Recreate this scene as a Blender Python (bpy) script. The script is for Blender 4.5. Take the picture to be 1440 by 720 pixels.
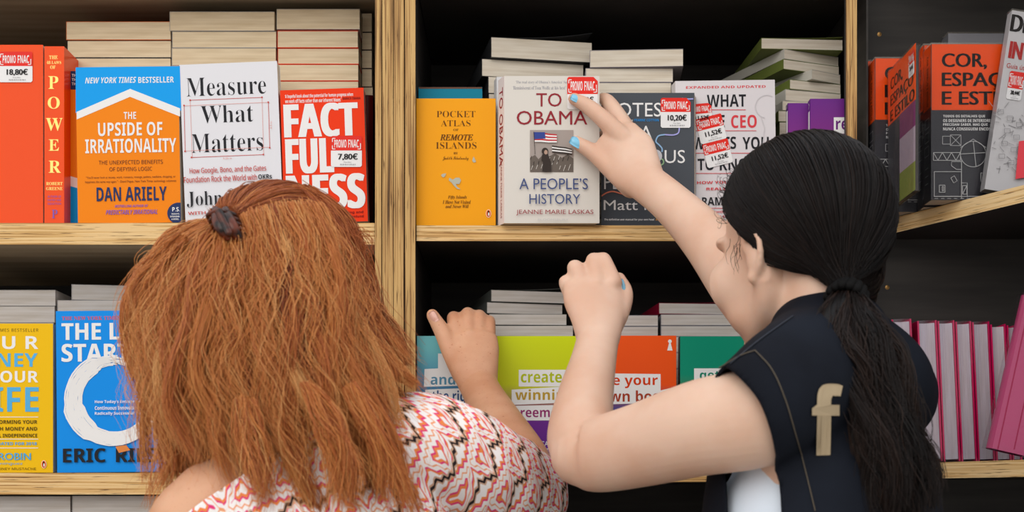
import bpy, math, random
import numpy as np
from mathutils import Vector, Matrix, Euler
from mathutils.bvhtree import BVHTree

random.seed(7)
rng = np.random.default_rng(7)
S = bpy.context.scene
for o in list(bpy.data.objects):
    bpy.data.objects.remove(o)

# ------------------------------------------------------------------ camera, world, sun, exposure
F = 2000.0                 # focal length in pixels of the 1440 px wide frame
HZ = 700.0                 # pixel row of the horizon
ZC = 1.25                  # camera height
cam = bpy.data.cameras.new('camera')
cam_o = bpy.data.objects.new('camera', cam)
S.collection.objects.link(cam_o)
S.camera = cam_o
cam_o.location = (0, 0, ZC)
cam_o.rotation_euler = (math.pi / 2, 0, 0)
cam.sensor_width = 36.0
cam.lens = 36.0 * F / 1440.0
cam.shift_y = (HZ - 360.0) / 1440.0
cam.clip_start = 0.05
cam.dof.use_dof = True
cam.dof.focus_distance = 1.93
cam.dof.aperture_fstop = 7.1

w = bpy.data.worlds.new('world')
S.world = w
w.use_nodes = True
nt = w.node_tree
bg = nt.nodes['Background']
tc = nt.nodes.new('ShaderNodeTexCoord')
sp = nt.nodes.new('ShaderNodeSeparateXYZ')
cr = nt.nodes.new('ShaderNodeValToRGB')
mp = nt.nodes.new('ShaderNodeMapRange')
mp.inputs['From Min'].default_value = -1
mp.inputs['From Max'].default_value = 1
nt.links.new(tc.outputs['Generated'], sp.inputs[0])
nt.links.new(sp.outputs['Z'], mp.inputs['Value'])
nt.links.new(mp.outputs[0], cr.inputs[0])
el = cr.color_ramp.elements
el[0].position = 0.40; el[0].color = (0.30, 0.28, 0.25, 1)
el[1].position = 0.90; el[1].color = (1.0, 1.03, 1.08, 1)
e = el.new(0.52); e.color = (0.80, 0.80, 0.80, 1)
e = el.new(0.66); e.color = (1.0, 1.0, 1.0, 1)
nt.links.new(cr.outputs[0], bg.inputs[0])
bg.inputs[1].default_value = 1.14

sun = bpy.data.lights.new('sun', 'SUN')
sun.energy = 1.0
sun.angle = math.radians(50)
sun.color = (1.0, 0.95, 0.88)
sun_o = bpy.data.objects.new('sun', sun)
S.collection.objects.link(sun_o)
sun_o.location = (-3, -4, 5)
sun_o.rotation_euler = Vector((0.42, 1.0, -0.60)).to_track_quat('-Z', 'Y').to_euler()

S.view_settings.view_transform = 'Standard'
S.view_settings.look = 'None'
S.view_settings.exposure = 0.0
S.view_settings.gamma = 1.0
S.view_settings.use_curve_mapping = False
try:
    S.cycles.max_bounces = 8
    S.cycles.transparent_max_bounces = 12
except Exception:
    pass


def W(px, py, Y):
    """the world point that stands Y metres from the camera behind photo pixel (px, py)"""
    return Vector(((px - 720.0) / F * Y, Y, ZC + (HZ - py) / F * Y))


def ypx(z, Y):
    return HZ - (z - ZC) * F / Y


def lin(c):
    if isinstance(c, str):
        c = [int(c[i:i + 2], 16) / 255 for i in (0, 2, 4)]
    return tuple(((v / 12.92) if v <= 0.04045 else ((v + 0.055) / 1.055) ** 2.4) for v in c)


# ------------------------------------------------------------------ materials
MATS = {}


def mat(name, col, rough=0.5, spec=0.4, coat=0.0, metal=0.0, sss=0.0, sheen=0.0):
    if name in MATS:
        return MATS[name]
    m = bpy.data.materials.new(name)
    m.use_nodes = True
    b = m.node_tree.nodes['Principled BSDF']
    b.inputs['Base Color'].default_value = (*lin(col), 1)
    b.inputs['Roughness'].default_value = rough
    b.inputs['Specular IOR Level'].default_value = spec
    b.inputs['Coat Weight'].default_value = coat
    b.inputs['Coat Roughness'].default_value = 0.12
    b.inputs['Metallic'].default_value = metal
    if sss:
        b.inputs['Subsurface Weight'].default_value = sss
        b.inputs['Subsurface Radius'].default_value = (0.012, 0.004, 0.002)
        b.inputs['Subsurface Scale'].default_value = 0.6
    if sheen:
        b.inputs['Sheen Weight'].default_value = sheen
    MATS[name] = m
    return m


def N(m, t, **kw):
    n = m.node_tree.nodes.new(t)
    for k, v in kw.items():
        if k in n.inputs:
            n.inputs[k].default_value = v
        else:
            setattr(n, k, v)
    return n


def L(m, a, b):
    m.node_tree.links.new(a, b)


def bsdf(m):
    return m.node_tree.nodes['Principled BSDF']


def ramp(m, stops, interp='LINEAR'):
    r = N(m, 'ShaderNodeValToRGB')
    r.color_ramp.interpolation = interp
    es = r.color_ramp.elements
    while len(es) < len(stops):
        es.new(0.5)
    for e_, (p, c) in zip(es, stops):
        e_.position = p
        c = lin(c) if isinstance(c, str) else c
        e_.color = (*c, 1)
    return r


def noise_ramp(m, scale, stops, vec='Object', det=3.0, nscale=1.0):
    t = N(m, 'ShaderNodeTexCoord')
    mpn = N(m, 'ShaderNodeMapping')
    mpn.inputs['Scale'].default_value = scale
    nz = N(m, 'ShaderNodeTexNoise', Scale=nscale, Detail=det)
    r = ramp(m, stops)
    L(m, t.outputs[vec], mpn.inputs[0]); L(m, mpn.outputs[0], nz.inputs['Vector']); L(m, nz.outputs['Fac'], r.inputs[0])
    return r, nz


def multiply(m, a, b):
    mx = N(m, 'ShaderNodeMix', data_type='RGBA', blend_type='MULTIPLY')
    mx.inputs[0].default_value = 1.0
    L(m, a, mx.inputs[6]); L(m, b, mx.inputs[7])
    return mx.outputs[2]


def bump(m, h, strength=0.2, dist=0.001):
    b = N(m, 'ShaderNodeBump', Strength=strength, Distance=dist)
    L(m, h, b.inputs['Height'])
    L(m, b.outputs[0], bsdf(m).inputs['Normal'])


def plywood(name, axis, tint=('E8C48C', 'D6AA6A', '9A6E3C')):
    """axis = the object axis across the layers (0 x, 2 z); the other two run along the board"""
    m = mat(name, tint[0], 0.6, 0.25)
    sc = [5.0, 5.0, 5.0]; sc[axis] = 330.0
    r1, _ = noise_ramp(m, tuple(sc), [(0.30, tint[2]), (0.44, tint[1]), (0.56, tint[0]), (0.75, tint[0])], det=2.0)
    sc2 = [22.0, 22.0, 22.0]; sc2[axis] = 620.0
    r2, n2 = noise_ramp(m, tuple(sc2), [(0.30, '5A4126'), (0.40, 'FFFFFF'), (1.0, 'FFFFFF')], det=4.0)
    L(m, multiply(m, r1.outputs[0], r2.outputs[0]), bsdf(m).inputs['Base Color'])
    bump(m, n2.outputs['Fac'], 0.3, 0.001)
    return m


PLY_X = plywood('plywood layers upright', 0, ('CFA86C', 'AE8450', '5E4226'))
PLY_Z = plywood('plywood layers level', 2)
PLY_PALE = plywood('pale board edge', 2, ('EBCB98', 'DDB67C', 'B98C52'))
WOODF = mat('pale plywood face', 'A8957A', 0.6, 0.2)
r_, _n = noise_ramp(WOODF, (3, 40, 40), [(0.3, '97846A'), (0.7, 'B4A288')])
L(WOODF, r_.outputs[0], bsdf(WOODF).inputs['Base Color'])
BLACKP = mat('black painted board', '322F2C', 0.6, 0.25)
r_, _n = noise_ramp(BLACKP, (6, 6, 60), [(0.3, '2A2725'), (0.7, '3A3633')])
L(BLACKP, r_.outputs[0], bsdf(BLACKP).inputs['Base Color'])
bump(BLACKP, _n.outputs['Fac'], 0.15, 0.001)


def pages_mat(name, hexa, dark):
    m = mat(name, hexa, 0.75, 0.15)
    r1, n1 = noise_ramp(m, (7, 7, 1500), [(0.25, dark), (0.6, hexa)], det=2.0)
    r2, n2 = noise_ramp(m, (14, 14, 160), [(0.3, 'F0ECE6'), (0.6, 'FFFFFF')], det=2.0)
    L(m, multiply(m, r1.outputs[0], r2.outputs[0]), bsdf(m).inputs['Base Color'])
    bump(m, n1.outputs['Fac'], 0.10, 0.0003)
    return m


PG_CREAM = pages_mat('cream page edges', 'EAD6B6', 'DEC8A4')
PG_WHITE = pages_mat('off white page edges', 'E2D8C8', 'D6CAB8')
PG_GREY = pages_mat('grey white page edges', 'CFC9C4', 'C0BAB4')
PG_COOL = pages_mat('cool white page edges', 'D9D2DC', 'C3BBC8')
PAGES = [PG_CREAM, PG_WHITE, PG_GREY]


def ink(hexa, rough=0.45, coat=0.0):
    k = 'print ' + hexa + (' c%.2f r%.2f' % (coat, rough))
    new = k not in MATS
    m = mat(k, hexa, rough, 0.14, coat)
    if new:
        b = bsdf(m).inputs['Base Color']
        b.default_value = tuple(max(0.001, v - 0.010) for v in b.default_value[:3]) + (1,)
    return m


WHITE = ink('EEECEA')
BLACK = ink('1C1B1D')


def gradient(name, z0, z1, stops, rough=0.35):
    """a cover printed with a fade: stops run from the cover's foot z0 to its head z1 (object y)"""
    m = mat(name, 'FFFFFF', rough, 0.14, 0.0)
    t = N(m, 'ShaderNodeTexCoord'); s = N(m, 'ShaderNodeSeparateXYZ'); mr = N(m, 'ShaderNodeMapRange')
    mr.inputs['From Min'].default_value = z0; mr.inputs['From Max'].default_value = z1
    r = ramp(m, stops)
    L(m, t.outputs['Object'], s.inputs[0]); L(m, s.outputs['Y'], mr.inputs['Value']); L(m, mr.outputs[0], r.inputs[0])
    L(m, r.outputs[0], bsdf(m).inputs['Base Color'])
    return m


def wrap_mat():
    m = bpy.data.materials.new('clear plastic wrap')
    m.use_nodes = True
    n = m.node_tree
    n.nodes.remove(n.nodes['Principled BSDF'])
    tr = N(m, 'ShaderNodeBsdfTransparent'); gl = N(m, 'ShaderNodeBsdfGlossy', Roughness=0.12)
    tr.inputs[0].default_value = (0.94, 0.94, 0.95, 1)
    fr = N(m, 'ShaderNodeFresnel', IOR=1.45)
    t = N(m, 'ShaderNodeTexCoord'); nz = N(m, 'ShaderNodeTexNoise', Scale=55.0, Detail=4.0)
    L(m, t.outputs['Object'], nz.inputs['Vector'])
    b = N(m, 'ShaderNodeBump', Strength=0.55, Distance=0.003)
    L(m, nz.outputs['Fac'], b.inputs['Height']); L(m, b.outputs[0], gl.inputs['Normal']); L(m, b.outputs[0], fr.inputs['Normal'])
    mx = N(m, 'ShaderNodeMixShader')
    fm = N(m, 'ShaderNodeMath', operation='MULTIPLY'); fm.inputs[1].default_value = 0.45
    L(m, fr.outputs[0], fm.inputs[0]); L(m, fm.outputs[0], mx.inputs[0]); L(m, tr.outputs[0], mx.inputs[1]); L(m, gl.outputs[0], mx.inputs[2])
    L(m, mx.outputs[0], n.nodes['Material Output'].inputs[0])
    return m


WRAP = wrap_mat()


# ------------------------------------------------------------------ mesh helpers
class MB:
    def __init__(self):
        self.v, self.f, self.mi, self.mats, self.sm = [], [], [], [], []

    def mid(self, m):
        if m not in self.mats:
            self.mats.append(m)
        return self.mats.index(m)

    def add(self, m, verts, faces, smooth=False):
        b = len(self.v); k = self.mid(m)
        self.v.extend(tuple(p) for p in verts)
        for f in faces:
            self.f.append([i + b for i in f]); self.mi.append(k); self.sm.append(smooth)

    def box(self, m, lo, hi):
        x0, y0, z0 = lo; x1, y1, z1 = hi
        v = [(x0, y0, z0), (x1, y0, z0), (x1, y1, z0), (x0, y1, z0), (x0, y0, z1), (x1, y0, z1), (x1, y1, z1), (x0, y1, z1)]
        self.add(m, v, [(0, 3, 2, 1), (4, 5, 6, 7), (0, 1, 5, 4), (1, 2, 6, 5), (2, 3, 7, 6), (3, 0, 4, 7)])

    def prism(self, m, poly, z0, z1, side=None, side_edges=None):
        n = len(poly)
        v = [(x, y, z0) for x, y in poly] + [(x, y, z1) for x, y in poly]
        self.add(m, v, [tuple(range(n))[::-1], tuple(range(n, 2 * n))])
        for i in range(n):
            j = (i + 1) % n
            mm = side if side and (side_edges is None or i in side_edges) else m
            self.add(mm, [v[i], v[j], v[n + j], v[n + i]], [(0, 1, 2, 3)])

    def build(self, name, parent=None):
        me = bpy.data.meshes.new(name)
        me.from_pydata(self.v, [], self.f)
        for m in self.mats:
            me.materials.append(m)
        me.polygons.foreach_set('material_index', self.mi)
        me.polygons.foreach_set('use_smooth', self.sm)
        me.update()
        o = bpy.data.objects.new(name, me)
        S.collection.objects.link(o)
        o.parent = parent
        return o


def tag(o, label=None, cat=None, group=None, kind=None):
    if label: o['label'] = label
    if cat: o['category'] = cat
    if group: o['group'] = group
    if kind: o['kind'] = kind
    return o


def empty(name, M):
    o = bpy.data.objects.new(name, None)
    o.empty_display_size = 0.02
    S.collection.objects.link(o)
    o.matrix_world = M
    return o


def bevel(o, wd=0.001, seg=2):
    b = o.modifiers.new('bevel', 'BEVEL')
    b.width = wd; b.segments = seg; b.limit_method = 'ANGLE'
    return o


# ------------------------------------------------------------------ lettering
STYLE = {'B': (0x1D5D4, 0x1D5EE, 0x1D7EC), 's': (0x1D5A0, 0x1D5BA, 0x1D7E2), 'S': (0x1D400, 0x1D41A, 0x1D7CE),
         'I': (0x1D434, 0x1D44E, None), 'J': (0x1D468, 0x1D482, None), 'K': (0x1D63C, 0x1D656, None), 'C': (0x1D4D0, 0x1D4EA, None)}
GL = {}


def styled(s, st):
    if st not in STYLE:
        return s
    u, l, d = STYLE[st]
    out = ''
    for c in s:
        if 'A' <= c <= 'Z': out += chr(u + ord(c) - 65)
        elif 'a' <= c <= 'z':
            out += '\u210e' if (st == 'I' and c == 'h') else chr(l + ord(c) - 97)
        elif c.isdigit() and d: out += chr(d + ord(c) - 48)
        else: out += c
    return out


def glyphs(s, st, off=0.0, sp_=1.0):
    k = (s, st, off, sp_)
    if k in GL:
        return GL[k]
    c = bpy.data.curves.new('lettering', 'FONT')
    c.body = styled(s, st)
    c.resolution_u = 3
    c.offset = off
    c.space_character = sp_
    o = bpy.data.objects.new('lettering', c)
    me = o.to_mesh()
    v = np.array([p.co[:2] for p in me.vertices]) if len(me.vertices) else np.zeros((0, 2))
    f = [tuple(p.vertices) for p in me.polygons]
    o.to_mesh_clear()
    bpy.data.objects.remove(o); bpy.data.curves.remove(c)
    lo, hi = v.min(0), v.max(0)
    v = (v - lo) / np.maximum(hi - lo, 1e-6)
    GL[k] = (v, f, (hi[0] - lo[0]) / max(hi[1] - lo[1], 1e-6))
    return GL[k]


class Art:
    """printed things on a plane: xy(px, py) gives plane coordinates, put(a, b, off) the point of the mesh"""

    def __init__(self, mb, xy, put, off=0.00012):
        self.mb, self.xy, self.put, self.k, self.step = mb, xy, put, off, 0.00006

    def _add(self, m, pts, faces):
        self.k += self.step
        self.mb.add(m, [self.put(*self.xy(*p), self.k) for p in pts], faces)

    def poly(self, m, pts):
        self._add(m, pts, [tuple(range(len(pts)))[::-1]])

    def rect(self, m, x0, y0, x1, y1):
        self.poly(m, [(x0, y0), (x1, y0), (x1, y1), (x0, y1)])

    def disc(self, m, cx, cy, r, ry=None, n=28):
        ry = ry or r
        self.poly(m, [(cx + r * math.cos(2 * math.pi * i / n), cy + ry * math.sin(2 * math.pi * i / n)) for i in range(n)])

    def line(self, m, pts, wd):
        v, f = [], []
        for i, p in enumerate(pts):
            a = pts[max(i - 1, 0)]; b = pts[min(i + 1, len(pts) - 1)]
            dx, dy = b[0] - a[0], b[1] - a[1]
            l = math.hypot(dx, dy) or 1
            ww = wd[i] if isinstance(wd, (list, tuple)) else wd
            nx, ny = -dy / l * ww / 2, dx / l * ww / 2
            v += [(p[0] + nx, p[1] + ny), (p[0] - nx, p[1] - ny)]
        for i in range(len(pts) - 1):
            f.append((2 * i, 2 * i + 2, 2 * i + 3, 2 * i + 1))
        self._add(m, v, f)

    def ring(self, m, cx, cy, r, wd, a0=0, a1=360, n=40):
        self.line(m, [(cx + r * math.cos(math.radians(a0 + (a1 - a0) * i / n)), cy - r * math.sin(math.radians(a0 + (a1 - a0) * i / n))) for i in range(n + 1)], wd)

    def frame(self, m, x0, y0, x1, y1, wd):
        for a, b in (((x0, y0), (x1, y0)), ((x1, y0), (x1, y1)), ((x1, y1), (x0, y1)), ((x0, y1), (x0, y0))):
            self.line(m, [a, b], wd)

    def text(self, m, s, st, x0, y0, x1, y1, shear=0.0, off=0.0, rot=None, sp_=1.0, bold=0.0):
        v, f, asp = glyphs(s, st, off, sp_)
        if x1 is None:
            x1 = x0 + asp * (y1 - y0)
        s_ = getattr(self.xy, 's', None)
        if s_ and not rot:
            cx, cy = self.xy((x0 + x1) / 2, (y0 + y1) / 2)
            wd, hh = (x1 - x0) * s_, (y1 - y0) * s_
            loc = [(cx + (a - 0.5) * wd + shear * (b - 0.5) * hh, cy + (b - 0.5) * hh) for a, b in v]
            for d in ((0, bold, -bold) if bold else (0,)):
                self.k += self.step
                self.mb.add(m, [self.put(p[0] + d * s_, p[1], self.k) for p in loc], f)
            return
        pts = []
        for a, b in v:
            x = x0 + a * (x1 - x0) + shear * (b - 0.5) * (y1 - y0)
            y = y1 - b * (y1 - y0)
            if rot:
                cx, cy, ang = rot
                ca, sa = math.cos(math.radians(ang)), math.sin(math.radians(ang))
                x, y = cx + (x - cx) * ca + (y - cy) * sa, cy - (x - cx) * sa + (y - cy) * ca
            pts.append((x, y))
        self._add(m, pts, f)
        if bold:
            for d in (bold, -bold):
                self._add(m, [(p[0] + d, p[1]) for p in pts], f)

    def smalltext(self, m, s, x0, y0, x1, y1, **kw):
        self.text(m, s, kw.pop('st', 'g'), x0, y0, x1, y1, **kw)


# ------------------------------------------------------------------ books
def book(label, M, w, h, t, cover, pages, hard=False, front=None, spine=None, px_front=None, px_spine=None, group=None,
         name=None, stickers=(), wrap=False, wd_=0.0016, cover_back=None, spine_mat=None, flap=None, skew=0.0):
    """canonical book: x from the spine to the fore-edge, y from foot to head, z from back board to front board"""
    root = empty(name or ('hardback_book' if hard else 'paperback_book'), M)
    tag(root, label, 'book', group)
    c = 0.0022 if hard else 0.0005
    iv = 0.0030 if hard else 0.0004
    cb = MB()
    sm_ = spine_mat or cover
    cb.box(cover_back or cover, (0, 0, 0), (w, h, c))
    # spine, a little rounded on a hardback
    if hard:
        nn = 8
        bulge = min(0.004, t * 0.18)
        prof = [(-bulge * math.sin(math.pi * i / nn), t * i / nn) for i in range(nn + 1)]
        v = [(x, 0, z) for x, z in prof] + [(x, h, z) for x, z in prof]
        cb.add(sm_, v, [(i, i + 1, nn + 2 + i, nn + 1 + i) for i in range(nn)], True)
        v2 = [(x + c, 0, z) for x, z in prof] + [(x + c, h, z) for x, z in prof]
        cb.add(sm_, v2, [(i + 1, i, nn + 1 + i, nn + 2 + i) for i in range(nn)], True)
        for hh in (0, 1):
            for i in range(nn):
                q = [v[hh * (nn + 1) + i], v[hh * (nn + 1) + i + 1], v2[hh * (nn + 1) + i + 1], v2[hh * (nn + 1) + i]]
                cb.add(sm_, q, [(0, 1, 2, 3)])
    else:
        cb.box(sm_, (-c, 0, 0), (0, h, t))
    if flap:
        # a front cover that has sprung open: it lifts towards the fore-edge
        lift, nn = flap, 10
        top, bot = [], []
        for i in range(nn + 1):
            a = i / nn
            z = t - c + lift * a ** 2.2
            top += [(w * a, 0, z + c), (w * a, h, z + c)]
            bot += [(w * a, 0, z), (w * a, h, z)]
        n2 = len(top)
        fs = []
        for i in range(nn):
            fs += [(2 * i, 2 * i + 2, 2 * i + 3, 2 * i + 1), (n2 + 2 * i, n2 + 2 * i + 1, n2 + 2 * i + 3, n2 + 2 * i + 2),
                   (2 * i, n2 + 2 * i, n2 + 2 * i + 2, 2 * i + 2), (2 * i + 1, 2 * i + 3, n2 + 2 * i + 3, n2 + 2 * i + 1)]
        fs.append((n2 - 2, 2 * n2 - 2, 2 * n2 - 1, n2 - 1))
        cb.add(cover, top + bot, fs, False)
    else:
        cb.box(cover, (0, 0, t - c), (w, h, t))
    if front and px_front:
        front(Art(cb, px_front, lambda a, b, k: (a, b, t + k)))
    if spine and px_spine:
        spine(Art(cb, px_spine, lambda a, b, k: (-c - k - (0.0042 if hard else 0), b, a)))
    if skew:
        cb.v = [(x - skew * (t - z) / t, y, z) for x, y, z in cb.v]
    cb.build('cover', root)
    pb = MB()
    if hard:
        nn = 6
        prof = [(w - iv - 0.0035 * math.sin(math.pi * i / nn), c + 0.0002 + (t - 2 * c - 0.0004) * i / nn) for i in range(nn + 1)]
        poly = [(0.001, c + 0.0002)] + prof + [(0.001, t - c - 0.0002)]
        v = [(x, iv, z) for x, z in poly] + [(x, h - iv, z) for x, z in poly]
        k = len(poly)
        pb.add(pages, v, [tuple(range(k))[::-1], tuple(range(k, 2 * k))] + [(i, (i + 1) % k, k + (i + 1) % k, k + i) for i in range(k)])
    else:
        pb.box(pages, (0.0001, iv, c + 0.0001), (w - iv, h - iv, t - c - 0.0001))
    if skew:
        pb.v = [(x - skew * (t - z) / t, y, z) for x, y, z in pb.v]
    pb.build('pages', root)
    for st in stickers:
        sb = MB()
        st(Art(sb, px_front, lambda a, b, k: (a, b, t + k), off=0.0011))
        sb.build('price_sticker', root)
    if wrap:
        wb = MB()
        d = wd_
        wb.box(WRAP, (-d - (0.004 if hard else 0), -d * 0.0 + 0.0002, -d), (w + d, h + d, t + d))
        wb.build('plastic_wrap', root)
    return root


def stand(loc, yaw=0, lean=0, roll=0):
    return (Matrix.Translation(loc) @ Matrix.Rotation(math.radians(yaw), 4, 'Z') @ Matrix.Rotation(math.radians(90 + lean), 4, 'X')
            @ Matrix.Rotation(math.radians(roll), 4, 'Z'))


def face_out(label, x0, ytop, x1, zs, Y, t, cover, pages=PG_WHITE, roll=0.0, front=None, spine=None, spine_mat=None, ybot=None, **kw):
    """a book standing on the shelf top zs with its front to the camera; x0, x1, ytop are photo pixels at distance Y"""
    s = Y / F
    yb = ypx(zs + 0.0006, Y)
    ww, hh = (x1 - x0) * s, (yb - ytop) * s
    cr_, sr_ = math.cos(math.radians(roll)), math.sin(math.radians(roll))
    dz = max(0.0, -sr_ * ww)
    P = W(x0, yb, Y) + Vector((0, 0, dz))
    hh -= dz * 0.5
    R = stand((0, 0, 0), 0, 0, roll)
    M = Matrix.Translation(P - (R @ Vector((0, 0, t)))) @ R
    if roll > 0:
        pass

    def pxf(px, py):
        dx, dy = (px - x0) * s, (yb - py) * s - dz
        return (dx * cr_ + dy * sr_, -dx * sr_ + dy * cr_)
    pxf.s = s
    return book(label, M, ww, hh, t, cover, pages, front=front, px_front=pxf, spine=spine, px_spine=lambda a, b: (a * s, (yb - b) * s), spine_mat=spine_mat, **kw)


RED = ink('E8301E')
STK_RED = ink('E5342B', 0.3)
STK_WHITE = ink('EDEBEA', 0.35)


def sticker(x0, y0, x1, y1, price, rot=0.0, split=0.47, cut=True):
    cx, cy = (x0 + x1) / 2, (y0 + y1) / 2
    ca, sa = math.cos(math.radians(rot)), math.sin(math.radians(rot))

    def r(x, y):
        return (cx + (x - cx) * ca + (y - cy) * sa, cy - (x - cx) * sa + (y - cy) * ca)

    def draw(A):
        wd, hh = x1 - x0, y1 - y0
        ym = y0 + hh * split
        k = wd * 0.14 if cut else wd * 0.03
        A.poly(STK_WHITE, [r(x0, ym - 0.5), r(x1, ym - 0.5), r(x1, y1 - 2), r(x1 - 2, y1), r(x0 + 2, y1), r(x0, y1 - 2)])
        A.poly(STK_RED, [r(x0, y0 + 2), r(x0 + 2, y0), r(x1 - k, y0), r(x1, y0 + k), r(x1, ym), r(x0, ym)])
        bh = ym - y0
        A.text(WHITE, 'PROMO', 'B', x0 + wd * 0.11, y0 + bh * 0.25, x0 + wd * 0.50, y0 + bh * 0.80, rot=(cx, cy, rot))
        A.text(WHITE, 'FNAC', 'B', x0 + wd * 0.56, y0 + bh * 0.25, x0 + wd * 0.90, y0 + bh * 0.80, rot=(cx, cy, rot))
        a, b, t_, u = x0 + wd * 0.05, x0 + wd * 0.955, y0 + bh * 0.17, y0 + bh * 0.90
        for pts in ([(a + 4, t_), (a, t_), (a, t_ + 5)], [(a, u - 5), (a, u), (a + 4, u)], [(b, t_ + 7), (b, t_ + 12)], [(b, u - 5), (b, u), (b - 4, u)]):
            for p, q in zip(pts, pts[1:]):
                A.line(WHITE, [r(*p), r(*q)], 1.1)
        wh = y1 - ym
        A.text(BLACK, price, 'g', x0 + wd * 0.24, ym + wh * 0.18, x0 + wd * 0.86, ym + wh * 0.60, rot=(cx, cy, rot), bold=0.35)
        A.text(ink('77757A'), 'Preço Editor', 'g', x0 + wd * 0.42, ym + wh * 0.68, x0 + wd * 0.66, ym + wh * 0.76, rot=(cx, cy, rot))
        A.text(ink('55535A'), '00 00 00 0 0 00 00 0', 'g', x0 + wd * 0.3, ym + wh * 0.82, x0 + wd * 0.8, ym + wh * 0.90, rot=(cx, cy, rot))
    return draw


ORD = ['topmost', 'second from top', 'third from top', 'fourth from top', 'fifth from top', 'sixth from top', 'seventh from top', 'eighth from top',
       'ninth from top', 'tenth from top', 'eleventh from top', 'twelfth from top', 'thirteenth from top', 'fourteenth from top', 'fifteenth from top']


def stack(rows, zs, desc, where, pages, cover, group, depth=0.20, Y=2.06, hid_t=0.024, flap=None, covers=None):
    """rows: (x0, x1, ytop, ybottom, yaw, Y, name) of the books one sees, from the top down; more copies below carry them"""
    z_low = ZC + (HZ - rows[-1][3]) / F * rows[-1][5]
    left = z_low - zs - 0.0006
    n = max(0, int(round(left / hid_t)))
    th = left / n if n else 0
    k = len(rows) + n
    for i, (x0, x1, yt, yb, yaw, Yr) in enumerate(rows):
        s = Yr / F
        zb = ZC + (HZ - yb) * s
        t = (yb - yt) * s - 0.0003
        if i == len(rows) - 1 and n == 0:
            zb = zs + 0.0006; t = ZC + (HZ - yt) * s - zb
        if i > 0:
            t = min(t, prev - zb - 0.0003)
        M = Matrix.Translation(W(x0, yb, Yr) * 1.0) @ Matrix.Rotation(math.radians(yaw), 4, 'Z')
        M.translation.z = zb
        wd = (x1 - x0) * s / math.cos(math.radians(yaw))
        book('%s, %s in the stack %s' % (desc, ORD[i], where), M, wd, depth, t, (covers[i] if covers else cover), pages, group=group, flap=flap if i == 0 else None)
        prev = zb
    x0, x1, yt, yb, yaw, Yr = rows[-1]
    s = Yr / F
    for j in range(n):
        i = len(rows) + j
        zb = z_low - th * (j + 1)
        jit = random.uniform(-2, 2)
        M = Matrix.Translation(W(x0 + jit, yb, Yr)) @ Matrix.Rotation(math.radians(yaw), 4, 'Z')
        M.translation.z = zb
        book('%s, %s in the stack %s' % (desc, ORD[min(i, len(ORD) - 1)], where), M, (x1 - x0) * s / math.cos(math.radians(yaw)), depth, th - 0.0004, cover, pages, group=group)


def spine_out(label, x0, ytop, x1, zs, Y, depth, cover, pages=PG_CREAM, **kw):
    """a book standing with its spine to the camera"""
    s = Y / F
    yb = ypx(zs + 0.0006, Y)
    t = (x1 - x0) * s
    M = stand(W(x0, yb, Y) + Vector((0, 0.0046 if kw.get('hard') else 0.001, 0)), 90)
    return book(label, M, depth, (yb - ytop) * s, t, cover, pages, px_spine=lambda a, b: ((a - x0) * s, (yb - b) * s), **kw)


# ------------------------------------------------------------------ the setting
fl = MB()
FLOORM = mat('grey stone paving', 'A9A49C', 0.8, 0.2)
r_, _n = noise_ramp(FLOORM, (3, 3, 3), [(0.3, '8F8A83'), (0.7, 'B7B2AA')])
L(FLOORM, r_.outputs[0], bsdf(FLOORM).inputs['Base Color'])
fl.box(FLOORM, (-6, -6, -0.1), (6, 6, 0))
tag(fl.build('floor'), kind='structure')
wl = MB()
wl.box(BLACKP, (-2.4, 2.40, 0), (2.4, 2.48, 2.7))
tag(wl.build('wall_back'), kind='structure')

YF = 1.975                       # plane of the shelf edges
YB = 2.36                        # back of the shelves
UL = ZC + (HZ - 313.5) / F * YF
UC = ZC + (HZ - 317.0) / F * YF
LL = ZC + (HZ - 665.0) / F * YF
LC = ZC + (HZ - 653.0) / F * YF
BL_ = LL - 0.345
TOPZ = 1.968
xl0 = -0.98
xp0, xp1 = W(528, 0, YF).x, W(584.5, 0, YF).x
YD = 1.963
xd0, xd1 = W(1190, 0, YD).x, W(1205, 0, YD).x
xe = 0.4945                      # right end of the middle bay, behind the narrow upright

case = empty('bookcase', Matrix.Translation((0, 2.15, 0)))
tag(case, 'tall plywood bookcase with black back and raw plywood edges, full of books', 'bookcase')
CI = case.matrix_world.inverted()


def case_part(name, boxes, root=case, inv=None):
    inv = inv or CI
    mb = MB()
    for m, lo, hi in boxes:
        mb.box(m, tuple(inv @ Vector(lo)), tuple(inv @ Vector(hi)))
    return mb.build(name, root)


def shelf(x0, x1, ztop, th, body, edge=PLY_Z, y0=YF):
    case_part('shelf', [(body, (x0, y0 + 0.0021, ztop - th), (x1, YB, ztop)), (edge, (x0, y0, ztop - th), (x1, y0 + 0.002, ztop))])


bo = case_part('back_panel', [(BLACKP, (xl0, YB + 0.001, 0.0), (0.60, YB + 0.02, 2.35))])
for xa, xb, mm in ((xl0 - 0.03, xl0, PLY_X), (xp0, W(536.8, 0, YF).x, PLY_X), (W(538.2, 0, YF).x, W(553.2, 0, YF).x, PLY_X), (W(554.2, 0, YF).x, W(568.4, 0, YF).x, PLY_X), (W(570, 0, YF).x, xp1, PLY_X)):
    case_part('upright', [(mm, (xa, YF - 0.006, 0.0), (xb, YF - 0.004, 2.35)), (BLACKP, (xa, YF - 0.0039, 0.0), (xb, YB, 2.35))])
dv = case_part('upright', [(PLY_X, (xd0, YD, 0.0), (xd1, YD + 0.002, 2.35)), (BLACKP, (xd0, YD + 0.0021, 0.0), (xd1, YF - 0.0004, 2.35))])
case_part('end_board', [(BLACKP, (xe - 0.0025, YF, 0.0), (xe, YB, 2.35))])
g = 0.0012
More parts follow.
